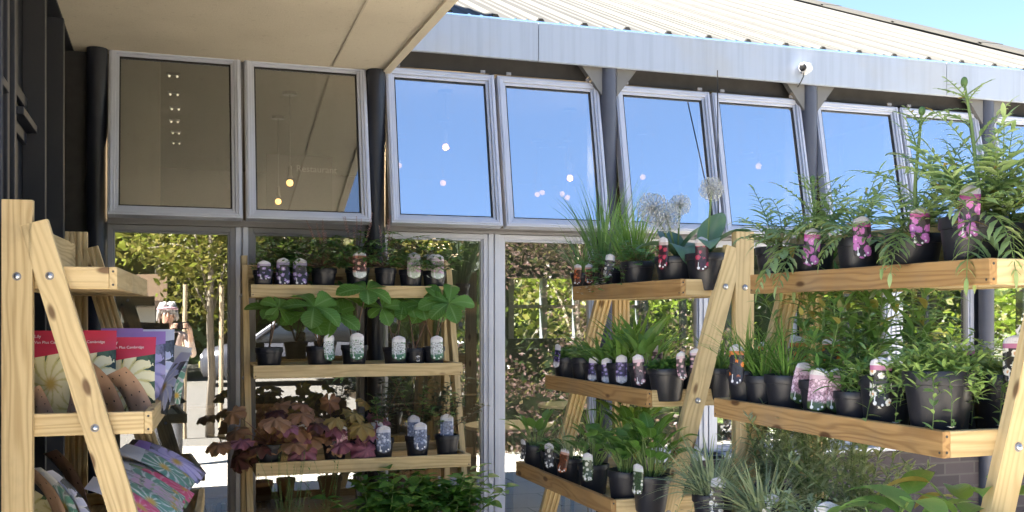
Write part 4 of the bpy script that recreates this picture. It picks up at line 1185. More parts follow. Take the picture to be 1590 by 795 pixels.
# ---- bottom tray of that rack
put(onC,3,455,0,k_wisps,'thin wispy stems of a see-through plant low on the left of the rack',GC,.062,.12,(),dict(n=22,H=(.24,.44)))
put(onC,3,500,.03,k_wisps,'sparse wispy seedling stems beside the wooden counter end',GC,.056,.12,(),dict(n=9,H=(.16,.32)))
for (px,ro,lab) in ((590,0,'bushy bright green plant, left of three along the bottom under the canopy'),(655,.02,'bushy bright green plant, middle of three along the bottom under the canopy'),(718,0,'bushy bright green plant beside the silver mullion, right of three')):
    put(onC,3,px,ro,k_bush,lab,GC,.068,.125,(),dict(n=14,H=(.15,.28),L=(.065,.10)))

# ---- middle rack, top tray
put(onA,0,905,0,k_tuft,'low grassy tuft with two rusty red labels at the middle rack end',GA,.055,.105,[T('tag_redorange',-2.4,.036,.095,.05,.05),T('tag_redorange',-1.5,.036,.09,.055)],dict(n=70,L=(.16,.30),w=.005,mat='leaf_chive'))
put(onA,0,935,.07,k_tuft,'tall spray of thin chive leaves against the silver window frame',GA,.06,.115,(),dict(n=130,L=(.24,.44),w=.0065,mat='leaf_chive',droop=(.1,.9),el=(1.0,1.52),base=.045))
put(onA,0,985,.07,k_tuft,'dense tuft of narrow green leaves beside the white seed heads',GA,.06,.115,(),dict(n=110,L=(.16,.30),w=.006,mat='leaf_grass',droop=(.1,.9),el=(1.0,1.5),base=.045))
put(onA,0,946,0,k_geranium,'trailing plant with round lobed leaves and white flowers hanging over the board',GA,.062,.115,[T('tag_monochrome',-2.1,.04,.10,.07,.1)],dict(n=64,flowers=9,trail=20),rz=-1.0)
put(onA,0,990,.0,k_geranium,'mounded lobed leaf plant without flowers next to the trailing white one',GA,.062,.115,(),dict(n=50,flowers=0,trail=3,L=(.05,.11)),rz=-1.0)
ABL = [(-1.75,.95,.19,.105,2.7),(.2,.85,.19,.10,1.5),(2.9,.9,.17,.09,1.6)]
put(onA,0,1052,0,k_allium,'broad blue leaved bulb with three white globe seed heads and a dark red label',GA,.080,.12,[T('tag_red',-2.7,.04,.11,.075,.03)],dict(heads=[(-.085,.02,.175,.052),(-.050,-.02,.140,.048),(.02,.02,.19,.036)],leaves=ABL+[(-1.2,.6,.17,.10,2.9),(-.5,1.15,.16,.09,.7),(1.6,1.1,.17,.09,.9)]))
put(onA,0,1098,.03,k_allium,'broad blue leaved bulb with one white globe head beside the rack post',GA,.070,.12,[T('tag_red',-2.3,.042,.11,.06)],dict(heads=[(.05,.05,.225,.038)],leaves=[(.6,1.15,.19,.095,.5),(-.4,1.0,.18,.09,1.2),(-2.0,1.0,.16,.085,2.0)]))
# ---- middle tray
put(onA,1,880,0,k_mat,'low leafy plant with one violet label leaning out, far end of second tray',GA,.058,.115,[T('tag_violet',-2.75,.034,.10,.07,.10)],dict(n=60,h=.05,leafL=.028))
put(onA,1,907,0,k_mat,'low lobed plant with tiny pale flowers, next to the leaning violet label',GA,.055,.115,(),dict(n=60,h=.05,leafL=.026,mat='leaf_gaura'))
put(onA,1,928,0,k_tuft,'strap leaved plant with the left one of three violet labels',GA,.055,.105,[T('tag_violet',-2.3,.036,.098,.035,.06)],dict(n=26,L=(.12,.22),w=.016,mat='leaf_lance',droop=(.6,1.6)))
put(onA,1,945,0,k_tuft,'strap leaved plant with the middle one of three violet labels',GA,.052,.105,[T('tag_violet',-2.1,.038,.098,.035)],dict(n=22,L=(.12,.22),w=.016,mat='leaf_lance',droop=(.6,1.6)))
put(onA,1,965,0,k_tuft,'strap leaved plant with the right one of three violet labels',GA,.055,.105,[T('tag_violet',-2.0,.040,.10,.035)],dict(n=26,L=(.14,.24),w=.018,mat='leaf_grass',droop=(.5,1.6)))
put(onA,1,1000,0,k_upright,'leafy green pot with the lowest slipping pink label on the middle rack',GA,.055,.11,[T('tag_pinkbell',-2.2,.040,.108,.045,-.10)],dict(n=20))
put(onA,1,1036,0,k_mat,'large dark pot of low green leaves at the near end of the middle rack',GA,.062,.115,[T('tag_pinkbell',-1.2,.042,.10,.075,-.05)],dict(n=110,h=.045,r=.058))
put(onA,1,1078,.12,k_mat,'low green plant with pale pink label behind the leaning leg',GA,.062,.115,[T('tag_pinkbell',-2.0,.042,.09,.085)],dict(n=80,h=.05))
put(onA,1,1018,.14,k_tuft,'grassy strap leaves with a half hidden pink label in the back row',GA,.055,.115,[T('tag_pinkbell',-2.0,.042,.10,.085)],dict(n=26,L=(.12,.22),w=.012,mat='leaf_grass'))
put(onA,1,985,.14,k_tuft,'arching strap leaves in the back row before the grooved post',GA,.055,.115,(),dict(n=34,L=(.16,.27),w=.018,mat='leaf_grass',droop=(.4,1.5)))
put(onA,1,1115,.20,k_tuft,'dark pot of strap leaves behind the leg, just left of the orange label',GA,.06,.115,(),dict(n=24,L=(.1,.18),w=.012,mat='leaf_lance'))
# ---- lower tray
put(onA,2,832,0,k_upright,'fresh green leafy plant at the far left end of the low tray',GA,.058,.115,[T('tag_monochrome',-2.9,.034,.09,.05)],dict(n=18,H=(.04,.12),L=(.06,.10)))
put(onA,2,862,0,k_mat,'small leafy plant with black and white label, second from the low tray end',GA,.055,.11,[T('tag_monochrome',-2.3,.036,.10,.05)],dict(n=50,h=.06,leafL=.03))
put(onA,2,885,0,k_tuft,'grey grassy tuft with a red and white leaning label',GA,.055,.11,[T('tag_redorange',-2.5,.038,.10,.055,.16)],dict(n=60,L=(.10,.20),w=.004,mat='leaf_silver'))
put(onA,2,922,0,k_upright,'upright leafy plant with a green and white flower label',GA,.060,.115,[T('tag_green',-2.3,.040,.11,.055)],dict(n=26,H=(.05,.13),L=(.055,.085),W=.5,droop=(.5,1.4)))
put(onA,2,972,0,k_upright,'tall leafy plant in the nearest big pot of the low tray',GA,.068,.125,(),dict(n=46,H=(.05,.14),L=(.055,.09),W=.5,droop=(.5,1.5)))
put(onA,2,1010,.04,k_upright,'dark glossy leafy plant with white label beside the leaning leg',GA,.062,.12,[T('tag_green',-2.7,.040,.10,.06)],dict(n=42,H=(.06,.16),L=(.055,.09),W=.5,mat='leaf_rodgersia',droop=(.5,1.4)))
put(onA,2,925,.16,k_tuft,'fine stemmed grass in the back row of the low tray',GA,.058,.115,(),dict(n=60,L=(.15,.27),w=.004,mat='leaf_grass'))
put(onA,2,985,.18,k_upright,'tall broad leaved plant in the back row of the low tray',GA,.060,.12,(),dict(n=36,H=(.10,.20),L=(.06,.10),W=.5,mat='leaf_rodgersia',droop=(.4,1.2)))
put(onA,2,1110,.20,k_sprawl,'blue-green wiry plant behind the leg of the middle rack',GA,.06,.12,(),dict(n=40,L=(.12,.26),leafL=.022,mat='leaf_silver',flowers=0))

# ---- right rack, top tray: feathery plants
put(onB,0,1206,0,k_poppy,'feathery plant without label at the far left end of the high tray',GB,.062,.115,(),dict(n=15,L=(.12,.22)),rz=-1.0)
put(onB,0,1262,0,k_poppy,'feathery plant with a half hidden purple label and one thin bud stem',GB,.064,.12,[T('tag_poppy',-2.3,.046,.11,.055,.05)],dict(h=.20,stems=1,n=16,L=(.13,.23)),rz=-1.0)
put(onB,0,1335,0,k_poppy,'feathery plant with purple label turned squarely to the front',GB,.064,.125,[T('tag_poppy',-2.1,.048,.115,.065)],dict(n=18,L=(.13,.25)),rz=-1.0)
put(onB,0,1418,0,k_poppy,'feathery plant with a tall bud stem and half buried purple label',GB,.066,.125,[T('tag_poppy',-2.1,.044,.10,.090)],dict(h=.325,stems=1,n=18,L=(.13,.26)),rz=-1.0)
put(onB,0,1510,.0,k_poppy,'largest feathery plant with a thick leafy stem and the brightest purple label',GB,.078,.135,[T('tag_poppy',-2.45,.046,.118,.082,.04)],dict(h=.31,stems=1,n=24,L=(.15,.29)),rz=-1.0)
put(onB,0,1560,.09,k_poppy,'feathery plant with arching yellow-green leaves at the near right end',GB,.062,.125,(),dict(n=24,L=(.16,.28)),rz=-1.0)
# ---- right rack, middle tray
put(onB,1,1158,0,k_tuft,'grassy pot with a bright orange label at the far end of the right rack',GB,.058,.115,[T('tag_orange',-2.6,.048,.115,.075)],dict(n=60,L=(.12,.22),w=.0045))
put(onB,1,1185,.0,k_tuft,'narrow grassy pot without label beside the orange label',GB,.056,.115,(),dict(n=70,L=(.12,.23),w=.0045))
put(onB,1,1222,0,k_tuft,'grassy pot with one spotted pink label tilted on its rim',GB,.062,.12,[T('tag_phlox',-1.75,.048,.115,.045,.22)],dict(n=70,L=(.12,.22),w=.0045))
put(onB,1,1278,0,k_lance,'upright stemmed plant with two overlapping spotted pink labels',GB,.058,.115,[T('tag_phlox',-2.45,.048,.115,.035,.10),T('tag_phlox',-1.75,.048,.115,.035,.14,.007)],dict(n=6,H=(.12,.24),L=(.05,.08)))
put(onB,1,1328,0,k_lance,'short leafy rosette in a low pot between the pink and the daisy labels',GB,.052,.10,(),dict(n=8,H=(.06,.11),L=(.06,.09),W=.016,nl=9,lean=.5))
put(onB,1,1376,0,k_sprawl,'wiry green plant with a daisy label on a black ground',GB,.066,.145,[T('tag_daisy',-2.45,.050,.125,.065)],dict(n=60,L=(.05,.12),flowers=2,trail=2),rz=-1.0)
put(onB,1,1459,0,k_sprawl,'largest black pot of sprawling fine leaves with a white flower trailing over the board',GB,.074,.150,(),dict(n=190,L=(.05,.125),flowers=4,trail=3),rz=-1.0,sq=.15)
put(onB,1,1556,.21,k_sprawl,'sprawling fine leaved plant in the near right corner of the tray',GB,.074,.155,[T('tag_daisy',-2.0,.05,.12,.13)],dict(n=120,L=(.05,.12),flowers=4,trail=3),rz=-1.0)
put(onB,1,1482,.20,k_sprawl,'sprawling fine leaved plant with a pink headed label in the back row',GB,.07,.175,[T('tag_daisy',-2.0,.05,.12,.11)],dict(n=80,L=(.06,.14),flowers=2))
put(onB,1,1415,.20,k_lance,'tall leafy stems before the silver window frame, back row on the right',GB,.062,.15,[T('tag_phlox',-2.0,.05,.11,.09)],dict(n=8,H=(.18,.31),L=(.08,.12),W=.021))
put(onB,1,1345,.20,k_lance,'densest tall leafy stems in the middle of the back row',GB,.066,.14,(),dict(n=11,H=(.20,.34),L=(.08,.13),W=.022,lean=.3))
put(onB,1,1292,.21,k_lance,'tall drooping leafy stems with a dull orange label, back row',GB,.062,.13,[T('tag_orange',-2.2,.048,.115,.10)],dict(n=9,H=(.20,.33),L=(.08,.13),W=.020,lean=.3))
put(onB,1,1240,.21,k_lance,'thin tall stems with an orange label half hidden by the grass, back row',GB,.060,.125,[T('tag_orange',-2.2,.048,.115,.10)],dict(n=5,H=(.18,.30),L=(.08,.12),W=.016,lean=.3))
put(onB,1,1190,.20,k_tuft,'grassy tuft with a dull label against the rack post, back row',GB,.058,.12,[T('tag_orange',-2.2,.048,.11,.10)],dict(n=60,L=(.10,.18),w=.0045))
# ---- right rack, lower tray
put(onB,2,1108,0,k_tuft,'silvery spiky tuft at the foot of the leaning leg',GB,.060,.12,[T('tag_monochrome',-2.0,.042,.11,.065,.12)],dict(n=210,L=(.09,.22),w=.0065,mat='leaf_silver',el=(.3,1.5),base=.045))
put(onB,2,1188,0,k_tuft,'second silvery spiky tuft, beside the leaning monochrome label',GB,.064,.12,[T('tag_monochrome',-2.0,.042,.11,.075,.08)],dict(n=210,L=(.09,.22),w=.0065,mat='leaf_silver',el=(.3,1.5),base=.045))
put(onB,2,1275,0,k_sprawl,'grey-green stemmed plant behind a wide white flower label',GB,.064,.125,[T('tag_monochrome',-2.0,.062,.12,.075)],dict(n=60,L=(.10,.22),leafL=.026,mat='leaf_silver',flowers=0))
put(onB,2,1195,.22,k_lance,'tall silvery stems before the grooved leg, back row of the low tray',GB,.062,.12,(),dict(n=26,H=(.18,.30),L=(.035,.06),W=.0095,mat='leaf_silver',nl=28,lean=.35,droop=(.1,.5)))
put(onB,2,1265,.23,k_lance,'tall silvery stems in the middle back row of the low tray',GB,.062,.12,(),dict(n=30,H=(.20,.33),L=(.035,.06),W=.0095,mat='leaf_silver',nl=28,lean=.4,droop=(.1,.5)))
put(onB,2,1335,.22,k_lance,'silvery stems leaning right beside the broad leaves',GB,.060,.12,(),dict(n=22,H=(.18,.28),L=(.035,.06),W=.0095,mat='leaf_silver',nl=28,lean=.5,droop=(.1,.5)))
put(onB,2,1370,0,k_hosta,'broad leaved plant with one long leaf arching to the left, low in front',GB,.068,.125,(),dict(n=9,L=(.13,.18),H=(.09,.17),W=.48))
put(onB,2,1468,.02,k_hosta,'broad leaved plant with yellow-green young shoots, low in front on the right',GB,.070,.125,(),dict(n=9,L=(.12,.17),H=(.08,.15),W=.5,el=(.4,1.2)))
put(onB,2,1530,.22,k_hosta,'dark broad leaved plant in the low back corner by the near leg',GB,.066,.125,(),dict(n=9,L=(.11,.16),H=(.10,.2),W=.45,mat='leaf_lance'))

# ------------------------------------------------------------------ bulb packets on the left rack
packmat('pack_cream', (.50,.035,.075), (.07,.13,.05), (.80,.74,.44), (.62,.56,.22), True)
packmat('pack_cream2', (.50,.035,.075), (.06,.12,.06), (.84,.79,.52), (.66,.60,.24))
packmat('pack_lilac', (.33,.20,.55), (.25,.25,.42), (.45,.42,.72), (.30,.28,.62), False, .80)
packmat('pack_blue', (.52,.56,.72), (.10,.12,.16), (.50,.55,.80), (.70,.72,.85), False, .82)
packmat('pack_white', (.66,.68,.74), (.52,.55,.62), (.12,.30,.24), (.60,.66,.70), True, .72)
packmat('pack_pink', (.60,.62,.70), (.22,.36,.14), (.62,.08,.20), (.70,.30,.42), True, .84)
packmat('pack_floral', (.62,.64,.72), (.55,.56,.66), (.58,.42,.60), (.30,.42,.26), True, .78)
def kraft():
    t = NT('kraft'); co = t.coord('UV'); uv = t.N('ShaderNodeSeparateXYZ'); t.link(co, uv.inputs[0])
    def fr(x, n): return t.math('SUBTRACT', t.math('FRACT', t.math('MULTIPLY', x, n)), .5)
    a = t.math('MULTIPLY', fr(uv.outputs[0], 3), 1.0); b = fr(uv.outputs[1], 5)
    d = t.math('ADD', t.math('MULTIPLY', a, a), t.math('MULTIPLY', b, b))
    hole = t.math('LESS_THAN', d, .006)
    n = t.noise(t.coord(), 30, 4); c = t.mix(n, (.36,.225,.15), (.50,.33,.235)); c = t.mix(hole, c, (.012,.01,.01))
    t.link(c, t.b.inputs['Base Color']); t.b.inputs['Roughness'].default_value = .75; t.bump(n, .4, .004); MATS['kraft'] = t.m
    plain('pack_black', (.022,.018,.022), .3, .3, 8)
kraft()
def pack(label, x, y, z, mat, up=(0,.12,1), face=(0,-1,0), w=.115, h=.24, curl=.02, seed=0, words=None, back='kraft', bulge=.017):
    """a thin bulging bulb packet standing on (x,y,z)"""
    rng = random.Random(seed*7+3)
    up = V(up).normalized(); n = V(face); n = (n-up*n.dot(up)).normalized(); xd = up.cross(n)*1.0
    xd = (-n).cross(up); xd = V((0,0,0))-xd if False else xd
    t = thing('bulb_packet', label, 'packet', (x,y,z), group='bulb packets on the left rack')
    Mx = axes((0,0,0), xd, -n, up)
    nu, nv = 8, 12; tw = rng.uniform(-.25,.25)
    def P(u, v, s):
        e = math.sin(math.pi*u)*math.sin(math.pi*min(1,v*1.1+.02))**.8
        b = bulge*e*(1.3-v) + .0012*(1 if 0 < u < 1 and 0 < v < 1 else 0)
        cr = .0035*math.sin(u*9+v*7+seed)*e
        yy = -s*(b) + cr + curl*((v-.4)**2)*2.2*(1 if v > .4 else .3) + tw*.06*(u-.5)*v
        return ((u-.5)*w*(1-.04*math.sin(math.pi*v)), yy, v*h)
    for s, nm, mt in ((1,'printed_front',mat),(-1,'paper_back',back)):
        m = MB(); vs = []; uv = []
        for j in range(nv+1):
            for i in range(nu+1): vs.append(P(i/nu,j/nv,s)); uv.append((i/nu if s > 0 else 1-i/nu, j/nv))
        fs = []
        for j in range(nv):
            for i in range(nu):
                a = j*(nu+1)+i; q = (a,a+1,a+nu+2,a+nu+1); fs.append(q if s > 0 else q[::-1])
        m.add(vs, fs, uv); o = m.build(nm, M[mt], t, smooth=True, M=Mx)
        if s > 0 and words:
            for (tx, u0, v0, sz) in words:
                p = P(u0, v0, 1); text('lettering', tx, sz, M['white_plastic'], o, axes((p[0],p[1]-.0065,p[2]),(1,0,0),(0,0,1),(0,-1,0)), .0004)
    return t
WD = [('Lily',.06,.915,.012),('Van Plus Cambridge',.06,.850,.0105)]
zm = ZT_STD[1]-.036; zl = ZT_STD[2]-.036
def pk(label, px, yr, z, mat, **k): pack(label, xat(px,yr), yr-D, z, mat, **k)
pk('red headed bulb packet with cream flowers between the post and the leaning leg',86,3.00,zm,'pack_cream',w=.125,h=.245,seed=1,words=WD,face=(.05,-1,0))
pk('red headed bulb packet with cream flowers just right of the leaning leg',143,3.03,zm,'pack_cream2',w=.125,h=.245,seed=2,words=WD,face=(.08,-1,0))
pk('red headed bulb packet with cream flowers nearest the tray corner',205,3.06,zm,'pack_cream2',w=.125,h=.225,seed=3,words=WD,face=(-.06,-1,0))
pk('packet showing its tan paper back with punched holes, in front of the cream flowers',226,2.97,zm,'pack_cream',w=.075,h=.15,seed=4,up=(-.42,.1,1),face=(.6,1,0),curl=.05)
pk('packet seen edge on with dark brown back, leaning between two red headed ones',186,2.96,zm,'pack_black',w=.09,h=.18,seed=5,up=(-.42,.05,1),face=(.85,.55,0),curl=.05)
pk('packet with tan back bent low beside the post',72,2.94,zm,'pack_cream',w=.06,h=.10,seed=6,up=(-.35,0,1),face=(.4,1,0))
pk('packet with tan punched back behind the leaning leg',118,2.95,zm,'pack_cream',w=.06,h=.085,seed=7,up=(.25,0,1),face=(.2,1,0))
pk('lilac headed packet, tallest one behind the red headed row',190,3.30,zm,'pack_lilac',w=.12,h=.248,seed=8,face=(.15,-1,0))
pk('lilac headed packet with blue flower standing at the right behind the red ones',227,3.30,zm,'pack_lilac',w=.115,h=.238,seed=9,face=(.12,-1,0))
pk('pale blue headed packet at the back right of the upper row',242,3.42,zm,'pack_blue',w=.115,h=.243,seed=10,face=(.1,-1,0))
pk('dark blue packet curling over the tray front at the right',248,3.14,zm,'pack_blue',w=.085,h=.19,seed=11,up=(.30,.1,1),face=(-.9,-.42,0),curl=.03,back='pack_black',bulge=.006)
pk('packet at the far end of the upper row showing a white side',256,3.55,zm,'pack_white',w=.10,h=.19,seed=12,up=(.2,.1,1),face=(-.4,-1,0))
LOW = [('pack_pink',2.9,0,'pink printed packet lowest in the sloping row, by the leaning leg'),('pack_white',2.9,0,'white packet with teal print, second in the sloping row'),('pack_floral',2.9,0,'pale floral packet, third in the sloping row'),('pack_floral',2.98,238,'nearest sloping packet with lilac flowers in the low tray'),('pack_white',3.05,246,'sloping white packet second from the near end of the low tray'),('pack_pink',3.13,252,'sloping packet with pink and green print in the middle of the low tray'),('pack_floral',3.21,262,'sloping pale floral packet beyond the pink one'),('pack_white',3.29,266,'sloping white packet with teal shapes beyond the floral one'),('pack_white',3.38,272,'upper sloping white packet near the far end of the low tray'),('pack_lilac',3.48,280,'lilac edged packet curling at the far end of the low tray'),('pack_black',3.57,284,'dark packet last in the sloping row')]
for i, (mt, yr, px, lab) in enumerate(LOW):
    jj = random.Random(i*5+1).uniform; pk(lab, 272+4*i+jj(-9,9), 3.0+.066*i, zl+.035+.006*i+jj(0,.018), mt, up=(-.80+jj(-.05,.12),.06+jj(-.08,.1),.59-.012*i), face=(.55,-.29+jj(-.06,.04),.78), w=.115, h=.25, seed=20+i, curl=.04, back='pack_black', bulge=.006)
for i, (px, yr, lab, up, mt) in enumerate([(150,2.92,'dark backed packet leaning right, just behind the leaning leg low down',(-.45,0,1),'pack_blue'),(128,2.96,'white edged packet curving upward left of the leaning leg',(-.40,.0,1),'pack_white'),(108,3.0,'white topped packet leaning left in the low tray by the post',(-.40,.05,1),'pack_blue'),(90,3.06,'red printed packet lying low beside the post',(-.7,.2,.5),'pack_cream'),(75,3.15,'red printed packet half in the dark behind the post',(-.7,.3,.5),'pack_cream2'),(135,3.2,'tan topped packet standing behind the leaning leg',(-.3,.1,1),'pack_pink')]):
    pk(lab, px, yr, zl+.05, mt, up=up, face=(.9,.35,.1) if i in (0,1,2,5) else (.2,-.8,.5), w=.12, h=.22, seed=40+i, curl=.05, back=('pack_blue','pack_white','kraft','pack_black','pack_black','kraft')[i], bulge=.008)

# ------------------------------------------------------------------ the world behind the camera, met in the glass
def mir(px, yr): return xat(px, yr), -(yr-D)      # where a thing stands that the front glass shows at px, yr metres along the ray
leafmat('leaf_tree_yellow', (.13,.118,.020), (.25,.205,.040), (.2,.25,.1), 4, .1, .40)
leafmat('leaf_tree_green', (0.022,0.043,0.010), (0.055,0.085,0.020), (.1,.15,.05), 4, .1, .36)
leafmat('leaf_tree_dark', (.008,.016,.006), (.026,.045,.014), (.1,.15,.05), 4, .1, .3)
leafmat('leaf_copper', (.045,.020,.022), (.21,.125,.11), (.2,.12,.1), 4, .15, .32, rough=.32)
leafmat('leaf_lime', (.10,.15,.014), (.235,.28,.03), (.3,.4,.1), 4, .1, .42)
def tree(label, x, y, H, r, mat, seed, n=4500, ls=.10, z0=None, trunk=.06, clumps=26, squash=.8, aspect=.5, group=None, name='tree', cat='tree'):
    rng = random.Random(seed)
    t = thing(name, label, cat, (x,y,0), group=group)
    z0 = z0 if z0 is not None else H*.35; zc = (z0+H)/2; rz = (H-z0)/2
    tr = MB(); top = V((rng.uniform(-.1,.1)*r, rng.uniform(-.1,.1)*r, zc+rz*.5))
    base = [(0,0,0),(0.02*r,.01*r,z0*.5),(0,0.03*r,z0),(top.x*.5,top.y*.5,(z0+top.z)/2),tuple(top)]
    tr.tube(base, [trunk*1.25,trunk,trunk*.9,trunk*.6,trunk*.2], 8)
    cl = []
    for i in range(clumps):
        while True:
            p = V((rng.uniform(-1,1),rng.uniform(-1,1),rng.uniform(-1,1)))
            if .25 < p.length < 1: break
        p = V((p.x*r*.82, p.y*r*.82, zc+p.z*rz*.85)); cl.append((p, rng.uniform(.28,.50)*r))
        if i < 12:
            b = V((0,0,z0+(zc-z0)*rng.uniform(0,.9))); mid = b.lerp(p,.5)+V((0,0,.08*r))
            tr.tube([b,mid,p], [trunk*.45,trunk*.3,trunk*.12], 5)
    tr.build('trunk', M['bark'], t, smooth=True)
    m = MB()
    for i in range(n):
        c, cr = cl[i % len(cl)]
        while True:
            q = V((rng.gauss(0,.45),rng.gauss(0,.45),rng.gauss(0,.40)))
            if q.length < 1.25: break
        q = c + V((q.x*cr,q.y*cr,q.z*cr*squash)); s = ls*rng.uniform(.6,1.4)
        a = V((rng.gauss(0,1),rng.gauss(0,1),rng.gauss(-.3,.6))).normalized(); b = a.orthogonal().normalized(); b.rotate(Matrix.Rotation(rng.uniform(0,6.28),3,a))
        w = s*aspect*.5
        m.add([q-a*s*.5, q+b*w-a*s*.05, q+a*s*.5, q-b*w-a*s*.05], [(0,1,2,3)], [(.5,0),(1,.5),(.5,1),(0,.5)])
    m.build('crown', M[mat], t)
    return t
x, y = mir(325,13.4)
tree('young staked tree with sunlit yellow-green crown on the paving', x, y, 4.6, 1.15, 'leaf_tree_yellow', 5, 5200, .10, 1.45, .045, group=None)
for (dx, lab) in ((-.30,'rough wooden stake left of the young tree'),(.12,'rough wooden stake right of the young tree')):
    m = MB(); m.tube([(0,0,0),(0.01,0,1.9)], .028, 8); tag(m.build('tree_stake', M['stake'], loc=(x+dx,y+.16,0)), lab, 'stake')
x, y = mir(872,12.2)
tree('small copper leaved tree standing behind the photographer on the right', x+.25, y, 3.9, 1.5, 'leaf_copper', 9, 9000, .068, .75, .06, 34, aspect=.42)
for i, (px, yr, H, r, mt, lab) in enumerate([
   (175,30,6.2,3.4,'leaf_tree_dark','dark broad tree far left across the car park'),(245,27,4.6,2.3,'leaf_tree_yellow','low yellow-green tree by the brown roofed kiosk'),
   (345,31,7.5,3.3,'leaf_tree_green','tall green tree behind the parked cars on the left'),(430,27,6.2,2.8,'leaf_tree_dark','dark green tree behind the grey car'),
   (500,30,7.0,3.2,'leaf_tree_green','bright green tree in the middle of the far row'),(570,26,5.6,2.6,'leaf_tree_dark','dark green tree right of the middle of the far row'),
   (650,25,5.4,2.5,'leaf_tree_yellow','yellow-green tree near the end of the parked cars'),(720,28,7.2,3.0,'leaf_tree_dark','tall dark tree behind the copper leaved one'),
   (960,24,5.2,2.6,'leaf_tree_green','round green tree right of the copper leaved one'),(1120,22,4.6,2.6,'leaf_tree_yellow','light green tree on the right edge of the forecourt'),
   (1290,20,4.3,2.4,'leaf_lime','lime green tree farther along the right edge'),(1450,19,4.5,2.3,'leaf_tree_green','green tree at the far right behind the photographer'),(1568,21,5.0,2.8,'leaf_lime','lime green tree at the outer right end of the forecourt'),(1380,26,5.4,3.0,'leaf_tree_green','broad green tree behind the lime green one on the right')]):
    x, y = mir(px, yr); tree(lab, x, y, H, r, mt, 60+i, 2600, .30, .7, .12, 24, group='trees round the car park')
for i, (x, y, H, r, mt, lab) in enumerate([(9.5,1.4,4.0,1.9,'leaf_lime','lime green shrub beyond the glazed end wall, nearest'),(10.5,4.2,4.4,2.2,'leaf_lime','lime green shrub beyond the glazed end wall, second'),(12.5,8.0,5.0,2.6,'leaf_tree_yellow','yellow-green tree behind the cafe corner'),(8.0,9.5,4.2,2.1,'leaf_lime','lime green shrub seen through the rear windows on the right'),(5.0,10.0,4.0,2.0,'leaf_tree_yellow','yellow-green shrub seen through the rear windows'),(2.0,11.0,4.2,2.2,'leaf_lime','lime green shrub seen through the rear windows on the left'),(14.0,3.5,5.2,2.6,'leaf_lime','tall lime green tree farthest right of the cafe'),(11.6,-1.6,3.8,1.9,'leaf_lime','lime green shrub on the lawn right of the forecourt')]):
    tree(lab, x, y, H, r, mt, 90+i, 3600, .15, .05, .06, 26, group='shrubs in the garden beside the cafe', name='shrub', cat='shrub')
# clipped hedges closing the view round the forecourt and the garden
def hedge(label, x0, x1, y0, y1, H, mat, seed, n, ls):
    rng = random.Random(seed); t = thing('hedge', label, 'hedge', ((x0+x1)/2,(y0+y1)/2,0), group='hedges round the plot')
    m = MB(); w, d = (x1-x0)/2, (y1-y0)/2
    c = MB(); c.box(-w+.25, w-.25, -d+.2, d-.2, 0, H-.4); c.build('twiggy_core', M['leaf_tree_dark'], t)
    for i in range(n):
        x = rng.uniform(-w,w); y = rng.uniform(-d,d); z = rng.uniform(0.02,H) + .25*math.sin(x*1.3+seed)*1
        f = rng.random()
        if f < .42: y = d*rng.choice((-1,1))+rng.gauss(0,.12)
        elif f < .55: x = w*rng.choice((-1,1))+rng.gauss(0,.12)
        elif f < .8: z = H+rng.gauss(-.1,.2)+.3*math.sin(x*1.7+seed)
        s = ls*rng.uniform(.6,1.4); a = V((rng.gauss(0,1),rng.gauss(0,1),rng.gauss(0,.7))).normalized(); b = a.orthogonal().normalized(); b.rotate(Matrix.Rotation(rng.uniform(0,6.28),3,a)); q = V((x,y,max(.03,z)))
        m.add([q-a*s*.5, q+b*s*.28, q+a*s*.5, q-b*s*.28], [(0,1,2,3)], [(.5,0),(1,.5),(.5,1),(0,.5)])
    m.build('foliage', M[mat], t)
hedge('tall dark hedge closing the far side of the car park', -14, 30, -30.5, -28.5, 4.6, 'leaf_tree_dark', 1, 7000, .42)
hedge('tall green hedge behind the copper leaved tree', 5.5, 16, -14.5, -13.3, 4.0, 'leaf_tree_dark', 2, 5000, .26)
hedge('yellow-green hedge behind the cafe, seen through its rear windows', -6, 17, 12.5, 13.8, 3.8, 'leaf_lime', 3, 5000, .3)
hedge('yellow-green hedge on the far right of the garden lawn', 16.5, 18, -6, 12, 4.2, 'leaf_lime', 4, 5000, .3)
hedge('added low copper leaved hedge screening the sunlit paving below the copper tree', 2.4, 6.6, -6.3, -5.5, 1.0, 'leaf_copper', 5, 9000, .06)  # added behind the camera to keep bright paving out of the lower panes
# brown-roofed kiosk
x, y = mir(214,26)
t = thing('kiosk', 'small pale kiosk with a dark brown roof across the car park', 'building', (x-1.6,y,0))
m = MB(); m.box(-2.0,2.0,-1.2,1.2,0,1.75); m.build('wall', M['soffit'], t)
m = MB(); m.prism([(-1.5,1.75),(1.5,1.75),(1.5,1.9),(.2,2.5),(-.2,2.5),(-1.5,1.9)], 'x', -2.25, 2.25); m.build('roof', M['leather'], t)
m = MB(); m.box(-.3,.5,1.2,1.225,0,1.5); m.build('door', M['leather'], t)
